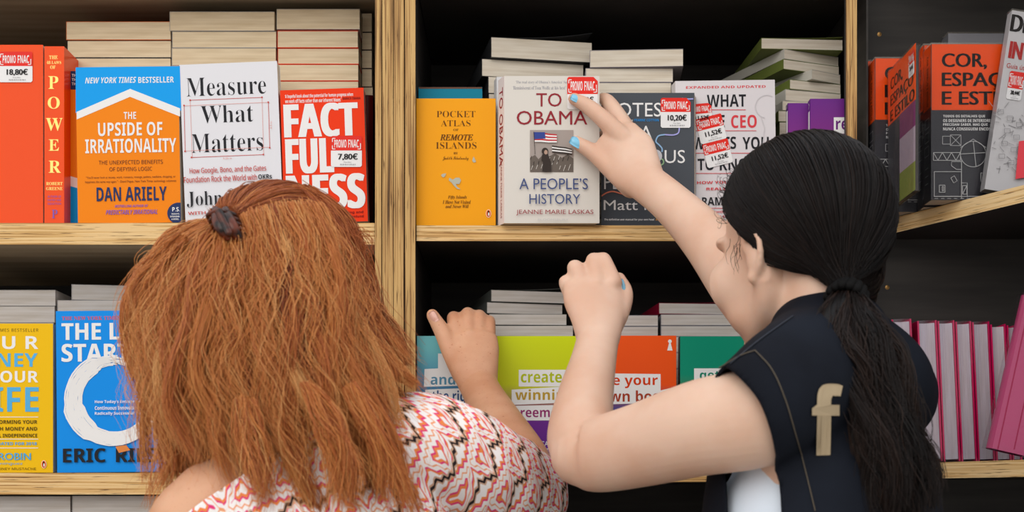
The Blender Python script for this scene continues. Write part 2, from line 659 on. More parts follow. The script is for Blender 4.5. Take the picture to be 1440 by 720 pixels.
for zt, th in ((UL, 0.030), (LL, 0.030), (BL_, 0.03), (BL_ - 0.42, 0.03)):
    shelf(xl0 + g, xp0 - g, zt, th, WOODF)
shelf(xl0 + g, xp0 - g, TOPZ + 0.03, 0.03, WOODF)
for zt, th in ((UC, 0.0215), (LC, 0.0245), (LC - 0.37, 0.022), (LC - 0.78, 0.022), (TOPZ + 0.022, 0.022)):
    shelf(xp1 + g, xe - 0.004, zt, th, BLACKP)

# the corner unit on the right: its shelves run towards the camera
corner = empty('corner_bookcase', Matrix.Translation((0.8, 1.8, 0)))
tag(corner, 'black corner bookcase on the right with pale slanting shelf edges', 'bookcase')
KI = corner.matrix_world.inverted()
ya = 2.0
UR = ZC + (HZ - 308.0) / F * ya
LR = ZC + 0.0476


def corner_shelf(ztop, th):
    mb = MB()
    p = [(0.53, ya), (0.79, ya - 0.51), (1.25, ya - 0.51), (1.25, 2.038), (xe + 0.002, 2.038), (xe + 0.002, ya)]
    q = [tuple((KI @ Vector((x, y, 0)))[:2]) for x, y in p]
    mb.prism(BLACKP, q[::-1], ztop - th, ztop, side=PLY_PALE, side_edges=(4,))
    return mb.build('shelf', corner)


for zt in (UR, LR, LR - 0.36, UR + 0.40):
    corner_shelf(zt, 0.0215)
case_part('end_panel', [(BLACKP, (xe + 0.0005, 2.04, 0.0), (1.27, 2.058, 2.35))], corner, KI)
case_part('side_panel', [(BLACKP, (1.252, 1.45, 0.0), (1.27, 2.038, 2.35))], corner, KI)
BRASS = mat('dull brass', '8C6A3C', 0.4, 0.5, metal=0.8)
for sx, sy in ((1240, 94), (1240, 104), (1248, 404), (1237, 48)):
    mb = MB()
    c = KI @ W(sx, sy, 2.039)
    n = 14
    mb.add(BRASS, [c] + [c + Vector((0.0032 * math.cos(2 * math.pi * i / n), 0.0008, 0.0032 * math.sin(2 * math.pi * i / n))) for i in range(n)],
           [(0, (i + 1) % n + 1, i + 1) for i in range(n)])
    mb.build('screw', corner)

# ------------------------------------------------------------------ books, upper left bay
YB1 = 1.985
GOLD = mat('gold foil print', 'EBCB6A', 0.3, 0.5, metal=0.35)
ORANGE = ink('F4881A'); BLUE = ink('0FA0EE'); NAVY = ink('2F3B63'); PURPLE_T = ink('8E62B0')
REDGLOSS = ink('F25008', 0.22, 0.06)
face_out('glossy red book with an 18,80 price sticker, face out beside the red spine', -72, 63, 60.5, UL, YB1, 0.03, REDGLOSS, front=None,
         stickers=[sticker(-1, 73, 46, 116, '18,80€', cut=False)])


def power(A):
    A.text(GOLD, 'THE', 'S', 69, 78, 81, 83); A.text(GOLD, '48 LAWS', 'S', 65.5, 85.5, 86, 90); A.text(GOLD, 'OF', 'S', 70.5, 92, 78, 97)
    for ch, x, y, x2, y2 in (('P', 68, 107, 82, 125), ('O', 67, 136, 84, 153), ('W', 64.5, 166, 88, 184), ('E', 68.5, 196, 83, 212), ('R', 68.5, 226, 85.5, 243)):
        A.text(GOLD, ch, 'S', x, y, x2, y2)
    A.text(GOLD, 'ROBERT', 'S', 65, 256, 88, 260.5); A.text(GOLD, 'GREENE', 'S', 65, 263, 88, 267.5)
    for i, t_ in enumerate(('AUTHOR OF', 'MASTERY AND', 'SEDUCTION')):
        A.text(PURPLE_T, t_, 'g', 67, 275 + 5 * i, 86, 278 + 5 * i)
    A.text(PURPLE_T, 'P', 'S', 73, 295, 81, 307)


spine_out('red spine with big gold letters stacked down it, beside the glossy red book', 62.3, 65, 90, UL, YB1, 0.15, REDGLOSS, spine=power)


def irr_back(A):
    A.rect(ORANGE, 96, 100, 150, 315); A.rect(NAVY, 96, 100, 150, 126)
    for i in range(3):
        A.text(WHITE, 'THE UPSIDE', 'B', 101, 104 + 6 * i, 130, 108 + 6 * i)
    A.poly(WHITE, [(96, 247), (150, 262), (150, 276), (96, 261)]); A.poly(BLUE, [(96, 261), (150, 276), (150, 315), (96, 315)])


face_out('orange and blue book mostly hidden, peeping out left behind its twin', 97, 100, 236, UL, 2.015, 0.02, ORANGE, front=irr_back)


def irr(A):
    A.poly(BLUE, [(106.5, 94.8), (253, 93), (255, 156), (183, 127), (106.5, 159)])
    A.poly(WHITE, [(107.7, 157.5), (183, 125), (253.2, 152.5), (253.4, 164), (183, 136.2), (108, 168)])
    A.text(WHITE, 'NEW YORK TIMES', 'B', 120.5, 108.6, 191, 117, shear=0.2); A.text(WHITE, 'BESTSELLER', 'B', 194.5, 108, 244.5, 116.5)
    A.text(WHITE, 'THE', 'B', 174, 157.5, 191.5, 167.5); A.text(WHITE, 'UPSIDE OF', 'B', 138, 172, 228.5, 191); A.text(WHITE, 'IRRATIONALITY', 'B', 120, 195, 248, 215)
    BR = ink('6B3A2A')
    A.text(BR, 'THE UNEXPECTED BENEFITS', 's', 139, 225.3, 229, 231); A.text(BR, 'OF DEFYING LOGIC', 's', 154, 235, 214, 240.5)
    A.text(BR, '“You’ll never look at money, work, romance, revenge, politics, medicine, shopping, or', 'g', 121, 247.5, 247, 251.4)
    A.text(BR, 'happiness the same way again.” - David Pogue, New York Times technology columnist', 'g', 120, 253.5, 248, 257.5)
    A.text(NAVY, 'DAN ARIELY', 'B', 136, 263, 234.5, 282.5)
    A.text(PURPLE_T, 'BESTSELLING AUTHOR OF', 'B', 162, 288, 208, 291.5, shear=0.2); A.text(PURPLE_T, 'PREDICTABLY IRRATIONAL', 'B', 149.5, 295, 222, 301.5, shear=0.2)
    pts = [(251.5 + 16 * math.cos(a), 300 + 15 * math.sin(a)) for a in [math.radians(d) for d in range(95, 271, 8)]]
    pts = [p for p in pts if p[1] < 313.3] + [(254.2, 285.2), (254.7, 312.8)]
    A.poly(NAVY, pts)
    A.text(WHITE, 'P.S.', 'B', 242.5, 291.5, 253, 297.5)
    for i, t_ in enumerate(('INSIGHTS,', 'INTERVIEWS', '& MORE...')):
        A.text(WHITE, t_, 'B', 241.5 - (2 if i == 1 else 0), 300 + 3.6 * i, 252.8, 302.2 + 3.6 * i)


face_out('bright orange paperback with blue top and white roof-shaped band', 110.2, 95, 254.2, UL, YB1, 0.024, ORANGE, roll=0.9, front=irr)
COVW = ink('E3E2E6'); INK = ink('2A2A2E'); TRED = ink('C8473C')


def measure(A):
    A.text(INK, 'Measure', 'S', 262, 108, 374, 134, off=-0.012); A.text(INK, 'What', 'S', 282.5, 148, 356, 172.5, off=-0.012); A.text(INK, 'Matters', 'S', 269, 187, 370, 213.5, off=-0.012)
    PR = ink('E49A90')
    A.line(TRED, [(267.5, 141), (368.5, 137)], 0.7); A.line(TRED, [(269.5, 221.5), (370.5, 217.5)], 0.7)
    A.line(TRED, [(259, 148.5), (260.5, 213)], 0.7); A.line(TRED, [(377.5, 144), (379.5, 208)], 0.7)
    for p, q in (((267.5, 141), (270.5, 221)), ((368.5, 137), (371, 217.5)), ((259, 149), (377, 144)), ((260.5, 212.5), (379.5, 207))):
        A.line(PR, [p, q], 0.5)
    for x, y in ((267.5, 141), (368.5, 137), (269.5, 221.5), (370.5, 217.5), (259, 148.5), (260.5, 213), (377.5, 144), (379.5, 208)):
        A.disc(TRED, x, y, 1.2, n=8)
    A.text(PR, '5.25 in', 'g', 314, 221.5, 326, 224); A.text(PR, '6.5 in', 'g', 376, 175, 386, 177.5, rot=(381, 176, 90))
    A.text(TRED, 'How Google, Bono, and the Gates', 's', 267, 234.5, 374.5, 244.5, bold=0.08); A.text(TRED, 'Foundation Rock the World with', 's', 259, 247, 361.5, 255.5, bold=0.08)
    A.text(INK, 'OKRs', 'B', 363.5, 245.3, 382.5, 252)
    A.text(INK, 'John Doerr', 'S', 263, 268, 381, 290, off=-0.012); A.text(TRED, 'WITH A FOREWORD BY', 's', 265, 296, 372, 300.5, bold=0.15)


face_out('white paperback with large black serif title and thin red measuring lines', 261.5, 91, 398.5, UL, YB1, 0.026, COVW, roll=2.3, front=measure)
FRED = ink('EF3E1B')


def fact(A):
    A.text(WHITE, '‘A hopeful book about the potential for human progress when', 'B', 400.5, 131.5, 496.5, 138); A.text(WHITE, 'we work off facts rather than our inherent biases.’', 'B', 401, 138.5, 480, 144)
    A.text(ink('7A1C18'), 'BARACK OBAMA', 'B', 482, 136.5, 507, 140)
    for s_, a, b, c_, d in (('FACT', 401, 145, 501.5, 192.5), ('FUL', 403.5, 195, 467.5, 244), ('NESS', 404.5, 245, 511.5, 294.5)):
        A.text(WHITE, s_, 'B', a, b, c_, d, bold=2.0)
    A.text(ink('7A1C18'), 'Hans Rosling and', 'B', 462, 297, 511, 301.5); A.text(ink('7A1C18'), 'Anna Rosling Ronnlund', 'B', 455, 303, 511.5, 307.5)


face_out('orange-red paperback with huge white block letters and a 7,80 price sticker', 400.5, 127, 517.5, UL, YB1, 0.024, FRED, roll=1.9, front=fact,
         stickers=[sticker(465.5, 191.5, 509, 235, '7,80€', cut=False)])
DARKC = ink('2A2B36'); ORC = ink('D8692B'); CRC = ink('B9B4AE')
cover = DARKC
stack([(93.5, 240, 30, 56, 0, 2.05), (95, 240.5, 56.3, 81, 0, 2.052), (96, 240, 81.2, 106, 0, 2.05)], UL, 'cream paged paperback', 'behind the orange and blue book',
      PG_CREAM, DARKC, 'books stacked behind the orange and blue book', covers=[ORC, DARKC, DARKC])
stack([(239, 386, 16, 43.3, 0, 2.048), (242.5, 388.5, 43.6, 67, 0, 2.05), (242, 388, 67.2, 92, 0, 2.05)], UL, 'cream paged paperback', 'behind the white measuring book',
      PG_CREAM, CRC, 'books stacked behind the white measuring-line book', flap=-0.0)
stack([(389.5, 506, 12.5, 41, 0, 2.05), (390.5, 503.5, 43, 67, 0, 2.05), (391, 504.5, 67.3, 90, 0, 2.052), (391, 504, 90.3, 113.5, 0, 2.05), (391, 504, 113.8, 136, 0, 2.05)], UL, 'cream paged paperback',
      'behind the orange-red block-letter book', PG_CREAM, FRED, 'books stacked behind the orange-red block-letter book', covers=[ink('D9D0C4'), FRED, FRED, FRED, FRED])
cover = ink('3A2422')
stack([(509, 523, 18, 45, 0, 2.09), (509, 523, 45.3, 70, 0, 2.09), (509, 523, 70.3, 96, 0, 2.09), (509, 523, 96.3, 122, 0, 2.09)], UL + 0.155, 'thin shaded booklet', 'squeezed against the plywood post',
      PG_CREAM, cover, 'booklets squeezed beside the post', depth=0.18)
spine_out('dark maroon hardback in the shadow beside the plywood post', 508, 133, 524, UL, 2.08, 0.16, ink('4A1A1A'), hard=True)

# ------------------------------------------------------------------ books, upper centre bay
ATL = ink('F5A30F', 0.5, 0.05)


def penguin(A, cx, cy, k=1.0):
    A.disc(ink('F4E9D8'), cx, cy, 3.6 * k, 5.6 * k); A.disc(ink('EA6A1E'), cx, cy, 3.1 * k, 5.0 * k)
    A.disc(BLACK, cx, cy + 0.2 * k, 1.6 * k, 3.6 * k); A.disc(WHITE, cx + 0.3 * k, cy + 0.9 * k, 1.0 * k, 2.4 * k)
    A.disc(BLACK, cx - 0.3 * k, cy - 3.2 * k, 1.0 * k)


def atlas(A):
    BRN = ink('6A3E12'); GI = ink('B9B9A8')
    A.text(BRN, 'POCKET', 'S', 614, 156, 668.5, 165, off=-0.012); A.text(BRN, 'ATLAS', 'S', 620, 169, 661.7, 177.7, off=-0.012); A.text(BRN, 'OF', 'S', 637.5, 181, 645, 184.3)
    A.text(BRN, 'REMOTE', 'I', 619, 189, 665, 197.6, bold=0.3); A.text(BRN, 'ISLANDS', 'S', 613, 200, 670, 209.3, off=-0.012); A.text(BRN, 'BY', 'S', 638, 214, 644, 217)
    A.text(BRN, 'Judith Schalansky', 'C', 622.5, 220, 659, 226.5)
    A.text(BRN, 'Fifty Islands', 'J', 630, 275, 656.5, 280.5); A.text(BRN, 'I Have Not Visited', 'J', 622.5, 281.7, 662, 286.7); A.text(BRN, 'and Never Will', 'J', 626.5, 288, 659, 292.7)
    A.poly(GI, [(664, 226), (666, 220), (668, 224), (669.5, 228), (666, 229)]); A.poly(GI, [(620.5, 246), (623, 244.5), (627.5, 244), (626, 248), (623.5, 250), (621, 248)])
    A.poly(GI, [(632, 250), (637, 253), (641, 250), (646, 250), (648.5, 254), (646, 259), (641, 259), (643, 263), (648, 266.5), (643, 266), (638, 261), (635, 257), (631, 254)])
    penguin(A, 687, 300.5)


face_out('plain orange-yellow paperback with small brown centred title', 586, 138.5, 697, UC, YB1, 0.02, ATL, front=atlas, pages=PG_CREAM)


def teal_art(A):
    A.rect(ink('6E4A38'), 589.3, 122.6, 677.8, 124.8)


face_out('teal book mostly hidden behind the orange-yellow paperback', 589, 122.5, 678, UC, 2.008, 0.022, ink('1C7D97'), front=teal_art)
OBW = ink('DDD7CE'); DRED = ink('97313A'); SLATE = ink('46537F'); PALEG = ink('9A9AA2')


def obama(A):
    A.text(PALEG, '‘The real story of Obama’s America’ Sunday', 'S', 725, 113.5, 806, 118.5, off=-0.01); A.text(PALEG, '‘Reminiscent of Tom Wolfe at his best’ Mail', 'S', 721, 121, 806, 126, off=-0.01)
    A.text(DRED, 'TO', 'g', 754, 131, 789.5, 150, bold=0.1); A.text(DRED, 'OBAMA', 'g', 726.5, 156, 825.5, 175.5, bold=0.1)
    SKY = ink('A99D96'); GR = ink('6E645C'); LG = ink('C9C2BA'); DK = ink('3E3632')
    A.rect(SKY, 745, 183, 806, 242)
    A.poly(GR, [(745, 222), (752, 218), (757, 224), (762, 219), (770, 221), (780, 216), (790, 222), (798, 217), (806, 223), (806, 242), (745, 242)])
    for i in range(26):
        x = 745.5 + (i * 37 % 59); y = 222 + (i * 23 % 17)
        A.line(LG if i % 3 else DK, [(x, y + 3), (x + 1.8, y - 2.5)], 0.8)
    for i in range(6):
        A.line(ink('C23B40') if i % 2 == 0 else WHITE, [(750, 188 + 2.2 * i), (760, 187.5 + 2.3 * i), (770, 189.5 + 2.1 * i), (782, 190.5 + 1.9 * i)], 2.2)
    A.poly(ink('3D4C93'), [(749, 186.5), (765, 186.5), (766, 195.5), (750, 196.5)])
    for i in range(5):
        A.line(DK if i % 2 == 0 else WHITE, [(775, 206 + 2.1 * i), (784, 207.5 + 1.9 * i), (794, 208.5 + 1.9 * i), (803, 211 + 1.6 * i)], 1.8)
    A.line(DK, [(749.5, 186), (751, 218)], 0.7)
    A.disc(DK, 765, 213.5, 4.6, 5.0); A.poly(DK, [(761, 218), (769, 217), (773, 228), (774, 242), (761, 242), (763, 229), (760, 226)]); A.disc(ink('B59684'), 766.2, 214.8, 2.4, 3.2)
    A.text(SLATE, 'A PEOPLE’S', 'g', 729, 251.5, 825.3, 267); A.text(SLATE, 'HISTORY', 'g', 743, 273.5, 814.6, 287.5)
    A.text(DRED, 'JEANNE MARIE LASKAS', 'g', 724.6, 295.5, 832.8, 303.5); A.text(ink('C9C6C4'), 'BLOOMSBURY', 'g', 755, 308, 798, 311)


def obama_spine(A):
    A.text(DRED, 'TO OBAMA', 'g', -44, 170, 66, 182, rot=(11, 176, -90), bold=0.3)
    A.text(DRED, 'JEANNE MARIE LASKAS', 'g', -29, 262, 51, 268, rot=(11, 265, -90))


ob_k = dict(spine=obama_spine, spine_mat=ink('E2D6D2'), skew=0.0085)
face_out('white paperback with dark red title and small grey photo, held by a hand', 709.5, 106.8, 843, UC, 1.962, 0.021, OBW, front=obama,
         stickers=[sticker(797.7, 108.5, 840.5, 154, '13,20€', split=0.53)], **ob_k)
face_out('white book mostly hidden directly behind the held white paperback', 699, 108, 828, UC, 2.010, 0.02, ink('D9D8DA'), skew=0.004)
NOT = ink('50545A', 0.45)


def notes(A):
    A.text(WHITE, 'NOTES', 'g', 848, 144.5, 930, 164); A.text(WHITE, 'ON', 'g', 850, 177, 889, 195.5); A.text(WHITE, 'A', 'g', 900, 177, 917, 195.5)
    A.text(WHITE, 'NERV', 'g', 850, 211, 914, 229.5); A.text(WHITE, 'US', 'g', 934.7, 211, 963.3, 229.5)
    A.text(WHITE, 'PLANET', 'g', 849.6, 246.5, 933.5, 266); A.text(WHITE, 'Matt Haig', 'g', 849, 281.5, 952, 300)
    A.text(WHITE, 'The definitive user manual for your own head', 'B', 850, 307.3, 920, 311); A.text(ink('E8A04A'), 'AA GILL', 'B', 922, 307.3, 934, 310.3)
    A.text(WHITE, '‘Warm and wise’', 'B', 866, 167.5, 890.5, 171); A.text(ink('2F8FD6'), 'FEARNE COTTON', 'B', 892, 167.3, 926.5, 170.8); A.text(RED, 'GENIUS - RAP', 'B', 872, 201.5, 905, 204.3)
    LILAC = ink('A9A7E0'); CYAN = ink('93B8DC'); GREEN = ink('93B68A'); SALMON = ink('E2856A')

    def sm(m, pts, wd=1.9):
        out = []
        P = [pts[0]] + pts + [pts[-1]]
        for i in range(1, len(P) - 2):
            for k in range(6):
                t_ = k / 6
                a, b, c_, d = P[i - 1], P[i], P[i + 1], P[i + 2]
                out.append(tuple(0.5 * (2 * b[j] + (c_[j] - a[j]) * t_ + (2 * a[j] - 5 * b[j] + 4 * c_[j] - d[j]) * t_ ** 2 + (3 * b[j] - a[j] - 3 * c_[j] + d[j]) * t_ ** 3) for j in (0, 1)))
        out.append(pts[-1])
        A.line(m, out, wd)
    sm(LILAC, [(959, 138.5), (966, 139.5), (975, 139.3)])
    sm(LILAC, [(955.5, 179), (954, 187), (947, 190), (935, 189.5)]); sm(CYAN, [(935, 189.5), (926, 191.5), (922.5, 199), (927, 204), (931, 209), (931, 214)])
    sm(GREEN, [(920, 214), (911, 218), (912, 225), (922, 226), (931, 224), (933, 230), (924, 234.5), (915, 233)]); sm(SALMON, [(846, 276), (853, 271.5), (862, 269.5), (872, 272), (884, 275.5)])
    A.disc(ink('C9C8CC'), 922, 219.7, 9.2); A.disc(ink('B3B3BA'), 919, 217, 2.5); A.disc(ink('B8B8BE'), 925.5, 222, 2.0); A.disc(ink('BDBDC2'), 921, 225, 1.6)


face_out('charcoal grey paperback with thin white capitals and a small moon, behind the reaching hand', 846, 130.5, 976.5, UC, 2.0, 0.022, NOT, front=notes, skew=-0.005,
         stickers=[sticker(929, 138, 971, 180, '10,20€')])
CEOW = ink('DCD6D8'); CRED = ink('D9454C')


def ceo(A):
    A.text(CRED, 'EXPANDED AND UPDATED', 'B', 964.6, 120.6, 1076.7, 124.2)
    A.text(INK, 'WHAT', 'B', 994, 133, 1049, 150.3); A.text(INK, 'THE', 'B', 976, 162, 1019, 180); A.text(CRED, 'CEO', 'B', 1028, 161.7, 1064, 180)
    A.text(INK, 'WANTS', 'B', 974, 192.5, 1035, 210); A.text(INK, 'YOU', 'B', 1044, 192.5, 1081, 210); A.text(INK, 'TO', 'B', 981, 223, 1004, 239.5); A.text(INK, 'KNOW', 'B', 1012, 223, 1070, 239.5)
    for y, a, b in ((154.5, 981, 1048.5), (184, 975, 1063.5), (215.5, 972, 1081), (244, 975, 1075), (293, 982, 1080)):
        A.line(CRED, [(a, y), (b, y)], 0.8)
    A.text(CRED, 'HOW YOUR COMPANY', 'B', 980, 254.3, 1080, 258.3); A.text(CRED, 'REALLY WORKS', 'B', 993, 263.5, 1066, 267.3)
    A.text(INK, 'RAM CHARAN', 'B', 987, 277, 1078, 288.5); A.text(CRED, 'COAUTHOR OF EXECUTION', 'B', 985, 296.5, 1070, 299.5); A.text(CRED, 'BESTSELLING AUTHOR', 'B', 985, 303, 1060, 306)
    A.ring(ink('CDC8CA'), 1078, 150, 16, 0.8, 60, 260); A.line(ink('CDC8CA'), [(1070, 164), (1075, 180), (1072, 205)], 0.8)


face_out('white paperback with black and red capitals and loose price stickers, above the dark-haired head', 953, 114, 1092.5, UC, 2.024, 0.022, CEOW, roll=0.8, front=ceo, skew=0.003,
         stickers=[sticker(970, 146, 1001, 176, '11,52€', rot=5), sticker(981, 163.5, 1018.5, 199.5, '11,52€', rot=14, cut=False), sticker(990.5, 198.5, 1027.5, 233, '11,52€', rot=14, cut=False)])
cover = ink('37383A')
stack([(691, 834, 51.5, 80.5, 10, 2.045), (691 - 13, 822, 79.5, 107, 11, 2.05), (687, 824, 106, 131, 8, 2.05)], UC, 'thick pale paged paperback', 'behind the held white paperback',
      PG_WHITE, cover, 'books stacked behind the held white paperback', depth=0.22, flap=0.014)
cover = ink('8F8A92')
stack([(830, 960, 70.5, 95, -3, 2.05), (824, 946.5, 95.3, 115.5, 0, 2.052), (824, 944, 115.8, 137, 0, 2.05)], UC, 'pale paged paperback', 'behind the charcoal grey book',
      PG_WHITE, cover, 'books stacked behind the charcoal grey book')
GRC = ink('6F7A40'); cover = ink('5E6440')
stack([(1071, 1187, 53, 68.5, 4, 2.06), (1103, 1188, 68.7, 82.5, 24, 2.06), (1102, 1188, 82.7, 97, 22, 2.06), (1142, 1188, 97.2, 111, 30, 2.06), (1111, 1188, 111.2, 125, 18, 2.06), (1105, 1188, 125.2, 141, 16, 2.06),
       (1101, 1188, 141.2, 155, 8, 2.06), (1095, 1188, 155.2, 171, 4, 2.06)], UC, 'thin pale paged paperback', 'beside the thin right divider',
      PG_WHITE, cover, 'books stacked beside the thin right divider', depth=0.17, covers=[GRC, ink('C9C5BA'), GRC, ink('C9C5BA'), GRC, ink('C9C5BA'), ink('C9C5BA'), GRC], flap=0.004)
PUR = gradient('purple fade', 0, 0.18, [(0.0, 'B03A78'), (0.5, '8A2F7E'), (1.0, '6B2A86')])


def purple(A):
    A.rect(WHITE, 1172.5, 165, 1194, 188); A.text(ink('6B2A7A'), 're', 'B', 1175.5, 169.5, 1192.5, 182.5)
    A.rect(WHITE, 1169, 191, 1194, 214)


def purple_sp(A):
    A.rect(WHITE, 3, 155, 13, 190); A.line(WHITE, [(5, 143), (10, 147), (5, 151)], 1.5)


face_out('purple paperback with a white word box, in front beside the thin right divider', 1140, 138.8, 1194.4, UC, YB1, 0.016, PUR, front=purple, spine=purple_sp, spine_mat=ink('6B2A86'))
face_out('purple paperback standing half hidden behind its twin near the right divider', 1108.5, 145, 1160, UC, 2.006, 0.014, PUR, spine=purple_sp, spine_mat=ink('4E1F66'))

# ------------------------------------------------------------------ books, corner unit
COR_O = ink('F4571D', 0.35, 0.1); COR_D = ink('403F43', 0.35, 0.1); CORL = ink('A9A8A8'); BLK = ink('26211F')


def cor_front(k, x0, y0, full=True):
    """the front's print: measured on the nearest copy, moved and scaled to this one"""
    def f(A):
        X = lambda x: x0 + (x - 1310) * k
        Yv = lambda y: y0 + (y - 62) * k
        R = lambda m, a, b, c_, d: A.rect(m, X(a), Yv(b), X(c_), Yv(d))
        T = lambda m, s_, st, a, b, c_, d, **q: A.text(m, s_, st, X(a), Yv(b), X(c_), Yv(d), **q)
        R(COR_O, 1310.2, 62.2, 1444, 154.8)
        T(BLK, 'COR,', 'g', 1325, 75, 1387, 97.5, bold=0.9); T(BLK, 'ESPAÇO', 'g', 1325, 102, 1435, 126, bold=0.9); T(BLK, 'E ESTILO', 'g', 1325, 128.5, 1442, 147.5, bold=0.9)
        for i, (s_, wd) in enumerate((('TODOS OS DETALHES QUE', 59), ('OS DESIGNERS DE INTERIORES', 69), ('PRECISAM SABER, MAS QUE', 62.5), ('NUNCA CONSEGUEM ENCONTRAR', 80))):
            T(WHITE, s_, 'B', 1326, 161.8 + 5.9 * i, 1326 + wd, 166 + 5.9 * i)
        LN = lambda pts, wd=0.9: A.line(CORL, [(X(a), Yv(b)) for a, b in pts], wd)
        FR = lambda a, b, c_, d: A.frame(CORL, X(a), Yv(b), X(c_), Yv(d), 0.9)
        FR(1336, 190, 1351, 205); LN([(1336, 190), (1351, 205)]); LN([(1351, 190), (1336, 205)]); FR(1325, 192, 1336, 203)
        A.ring(CORL, X(1368), Yv(217), 18 * k, 0.9); LN([(1350, 208), (1368, 196), (1386, 208)]); LN([(1368, 199), (1372, 235)]); LN([(1350, 217), (1386, 215)])
        FR(1312, 215, 1350, 226)
        for i in range(6):
            LN([(1312 + 6.3 * i, 226 if i % 2 else 215), (1318.3 + 6.3 * i, 215 if i % 2 else 226)])
        A.ring(CORL, X(1392), Yv(212), 10 * k, 0.9, -90, 90); FR(1313, 242, 1351, 277); FR(1320, 261, 1328, 271); FR(1324, 263, 1326, 269)
        LN([(1336, 251), (1340, 258), (1345, 255), (1341, 248), (1336, 251)]); LN([(1351, 228), (1337, 228), (1337, 234), (1344, 239), (1351, 239)])
        LN([(1351, 226), (1351, 280)]); LN([(1351, 258), (1359, 258), (1359, 278)])
        FR(1378, 244, 1386, 256); LN([(1386, 250), (1410, 250)]); LN([(1312, 277), (1420, 277)])
        for i in range(10):
            LN([(1313 + 9 * i, 280), (1318 + 9 * i, 280)], 0.6)
        FR(1352, 262, 1358, 274); LN([(1352, 274), (1358, 262)])
    return f


def cor_spine(yt, h, n):
    def f(A):
        A.rect(COR_O, 0.3, yt, n - 0.3, yt + h * 0.40)
        A.text(BLK, 'COR, ESPAÇO E ESTILO', 'B', n / 2 - h * 0.16, yt + h * 0.22 - n * 0.13, n / 2 + h * 0.16, yt + h * 0.22 + n * 0.13, rot=(n / 2, yt + h * 0.22, -90))
        for i in range(3):
            A.frame(CORL, n * 0.25, yt + h * (0.46 + 0.09 * i), n * 0.75, yt + h * (0.52 + 0.09 * i), 1.0)
        for i in range(3):
            A.line(CORL, [(n * 0.3, yt + h * (0.78 + 0.05 * i)), (n * 0.7, yt + h * (0.78 + 0.05 * i))], 1.0)
    return f


def cor(label, x0, yt, x1, Y, t, k, **kw):
    n = t / (Y / F)
    return face_out(label, x0, yt, x1, UR, Y, t, COR_D, front=cor_front(k, x0, yt), spine=cor_spine(yt, ypx(UR, Y) - yt, n), pages=PG_WHITE, wrap=True, **kw)


cor('orange and charcoal wrapped book with large black title, nearest of its row', 1310, 62, 1444, 1.875, 0.034, 1.0)
cor('orange and charcoal wrapped book showing just its spine, directly behind the nearest copy', 1299.5, 63.5, 1430, 1.921, 0.029, 0.98)
cor('orange and charcoal wrapped book second from the plywood divider, cut off by the sideways reflection', 1231, 82, 1352, 1.953, 0.040, 0.93)
cor('orange and charcoal wrapped book leftmost against the plywood divider', 1217.5, 86, 1325, 1.997, 0.034, 0.92)
# reflection in the plastic wrap, built as a sideways copy: its front faces left
sE = 1.87 / F
tE = 0.006
hE = 0.187
ME = stand((0.5205, 1.945, UR + 0.0006), -90)


def cor_side(A):
    A.rect(COR_O, 0, 62, 134, 150)
    A.text(BLK, 'COR,', 'g', 14, 76, 72, 98, bold=1.1); A.text(BLK, 'ESPAÇO', 'g', 14, 103, 122, 126, bold=1.1); A.text(BLK, 'E ESTILO', 'g', 14, 129, 128, 147, bold=1.1)
    A.rect(ink('7A3A66'), 60, 150, 134, 190); A.rect(ink('A89AA6'), 60, 190, 134, 245); A.rect(ink('7E8A45'), 60, 245, 134, 290)


bE = book('orange-topped cover with price sticker reflected in plastic wrap, built sideways between the orange copies', ME, 0.125, hE, tE, COR_D, ink('57524F'), front=cor_side,
          px_front=lambda a, b: (a * 0.001, hE - (b - 62) * hE / 228), wrap=True, stickers=[sticker(104, 70, 130, 108, '20,44€', cut=False)])
GRYW = ink('8A888C', 0.3, 0.5)
face_out('grey wrapped book showing only its top edge behind the orange copies', 1334, 47, 1425, UR, 1.998, 0.03, GRYW, wrap=True)
WTIL = ink('CBC8C8', 0.3, 0.5)


def tilted(A):
    A.text(BLK, 'DE', 'g', 1422.5, 22, 1450, 46, bold=1.4); A.text(ink('B5302E'), 'INT', 'g', 1420, 60, 1450, 84, bold=1.2); A.text(ink('C0413C'), 'Guia útil para', 'g', 1415, 92, 1462, 101)
    for i in range(40):
        x = 1396 + (i * 17 % 46); y = 150 + (i * 29 % 90)
        A.line(ink('8B888A'), [(x, y), (x + (i % 5) * 4 - 6, y + (i % 7) * 3 - 8)], 0.7)
    for i in range(9):
        A.frame(ink('8B888A'), 1402 + (i * 13 % 30), 155 + 9 * i, 1410 + (i * 13 % 30), 161 + 9 * i, 0.7)
    A.poly(ink('DE4A54'), [(1431, 200), (1452, 197), (1446, 250), (1426, 253)])


face_out('pale grey wrapped book leaning to the right at the right end of the shelf', 1385, 16, 1446, UR, 1.848, 0.018, WTIL, roll=-8.8, front=tilted, wrap=True,
         stickers=[sticker(1417, 101, 1438, 141, '20,44€', rot=-9, split=0.6, cut=False)])

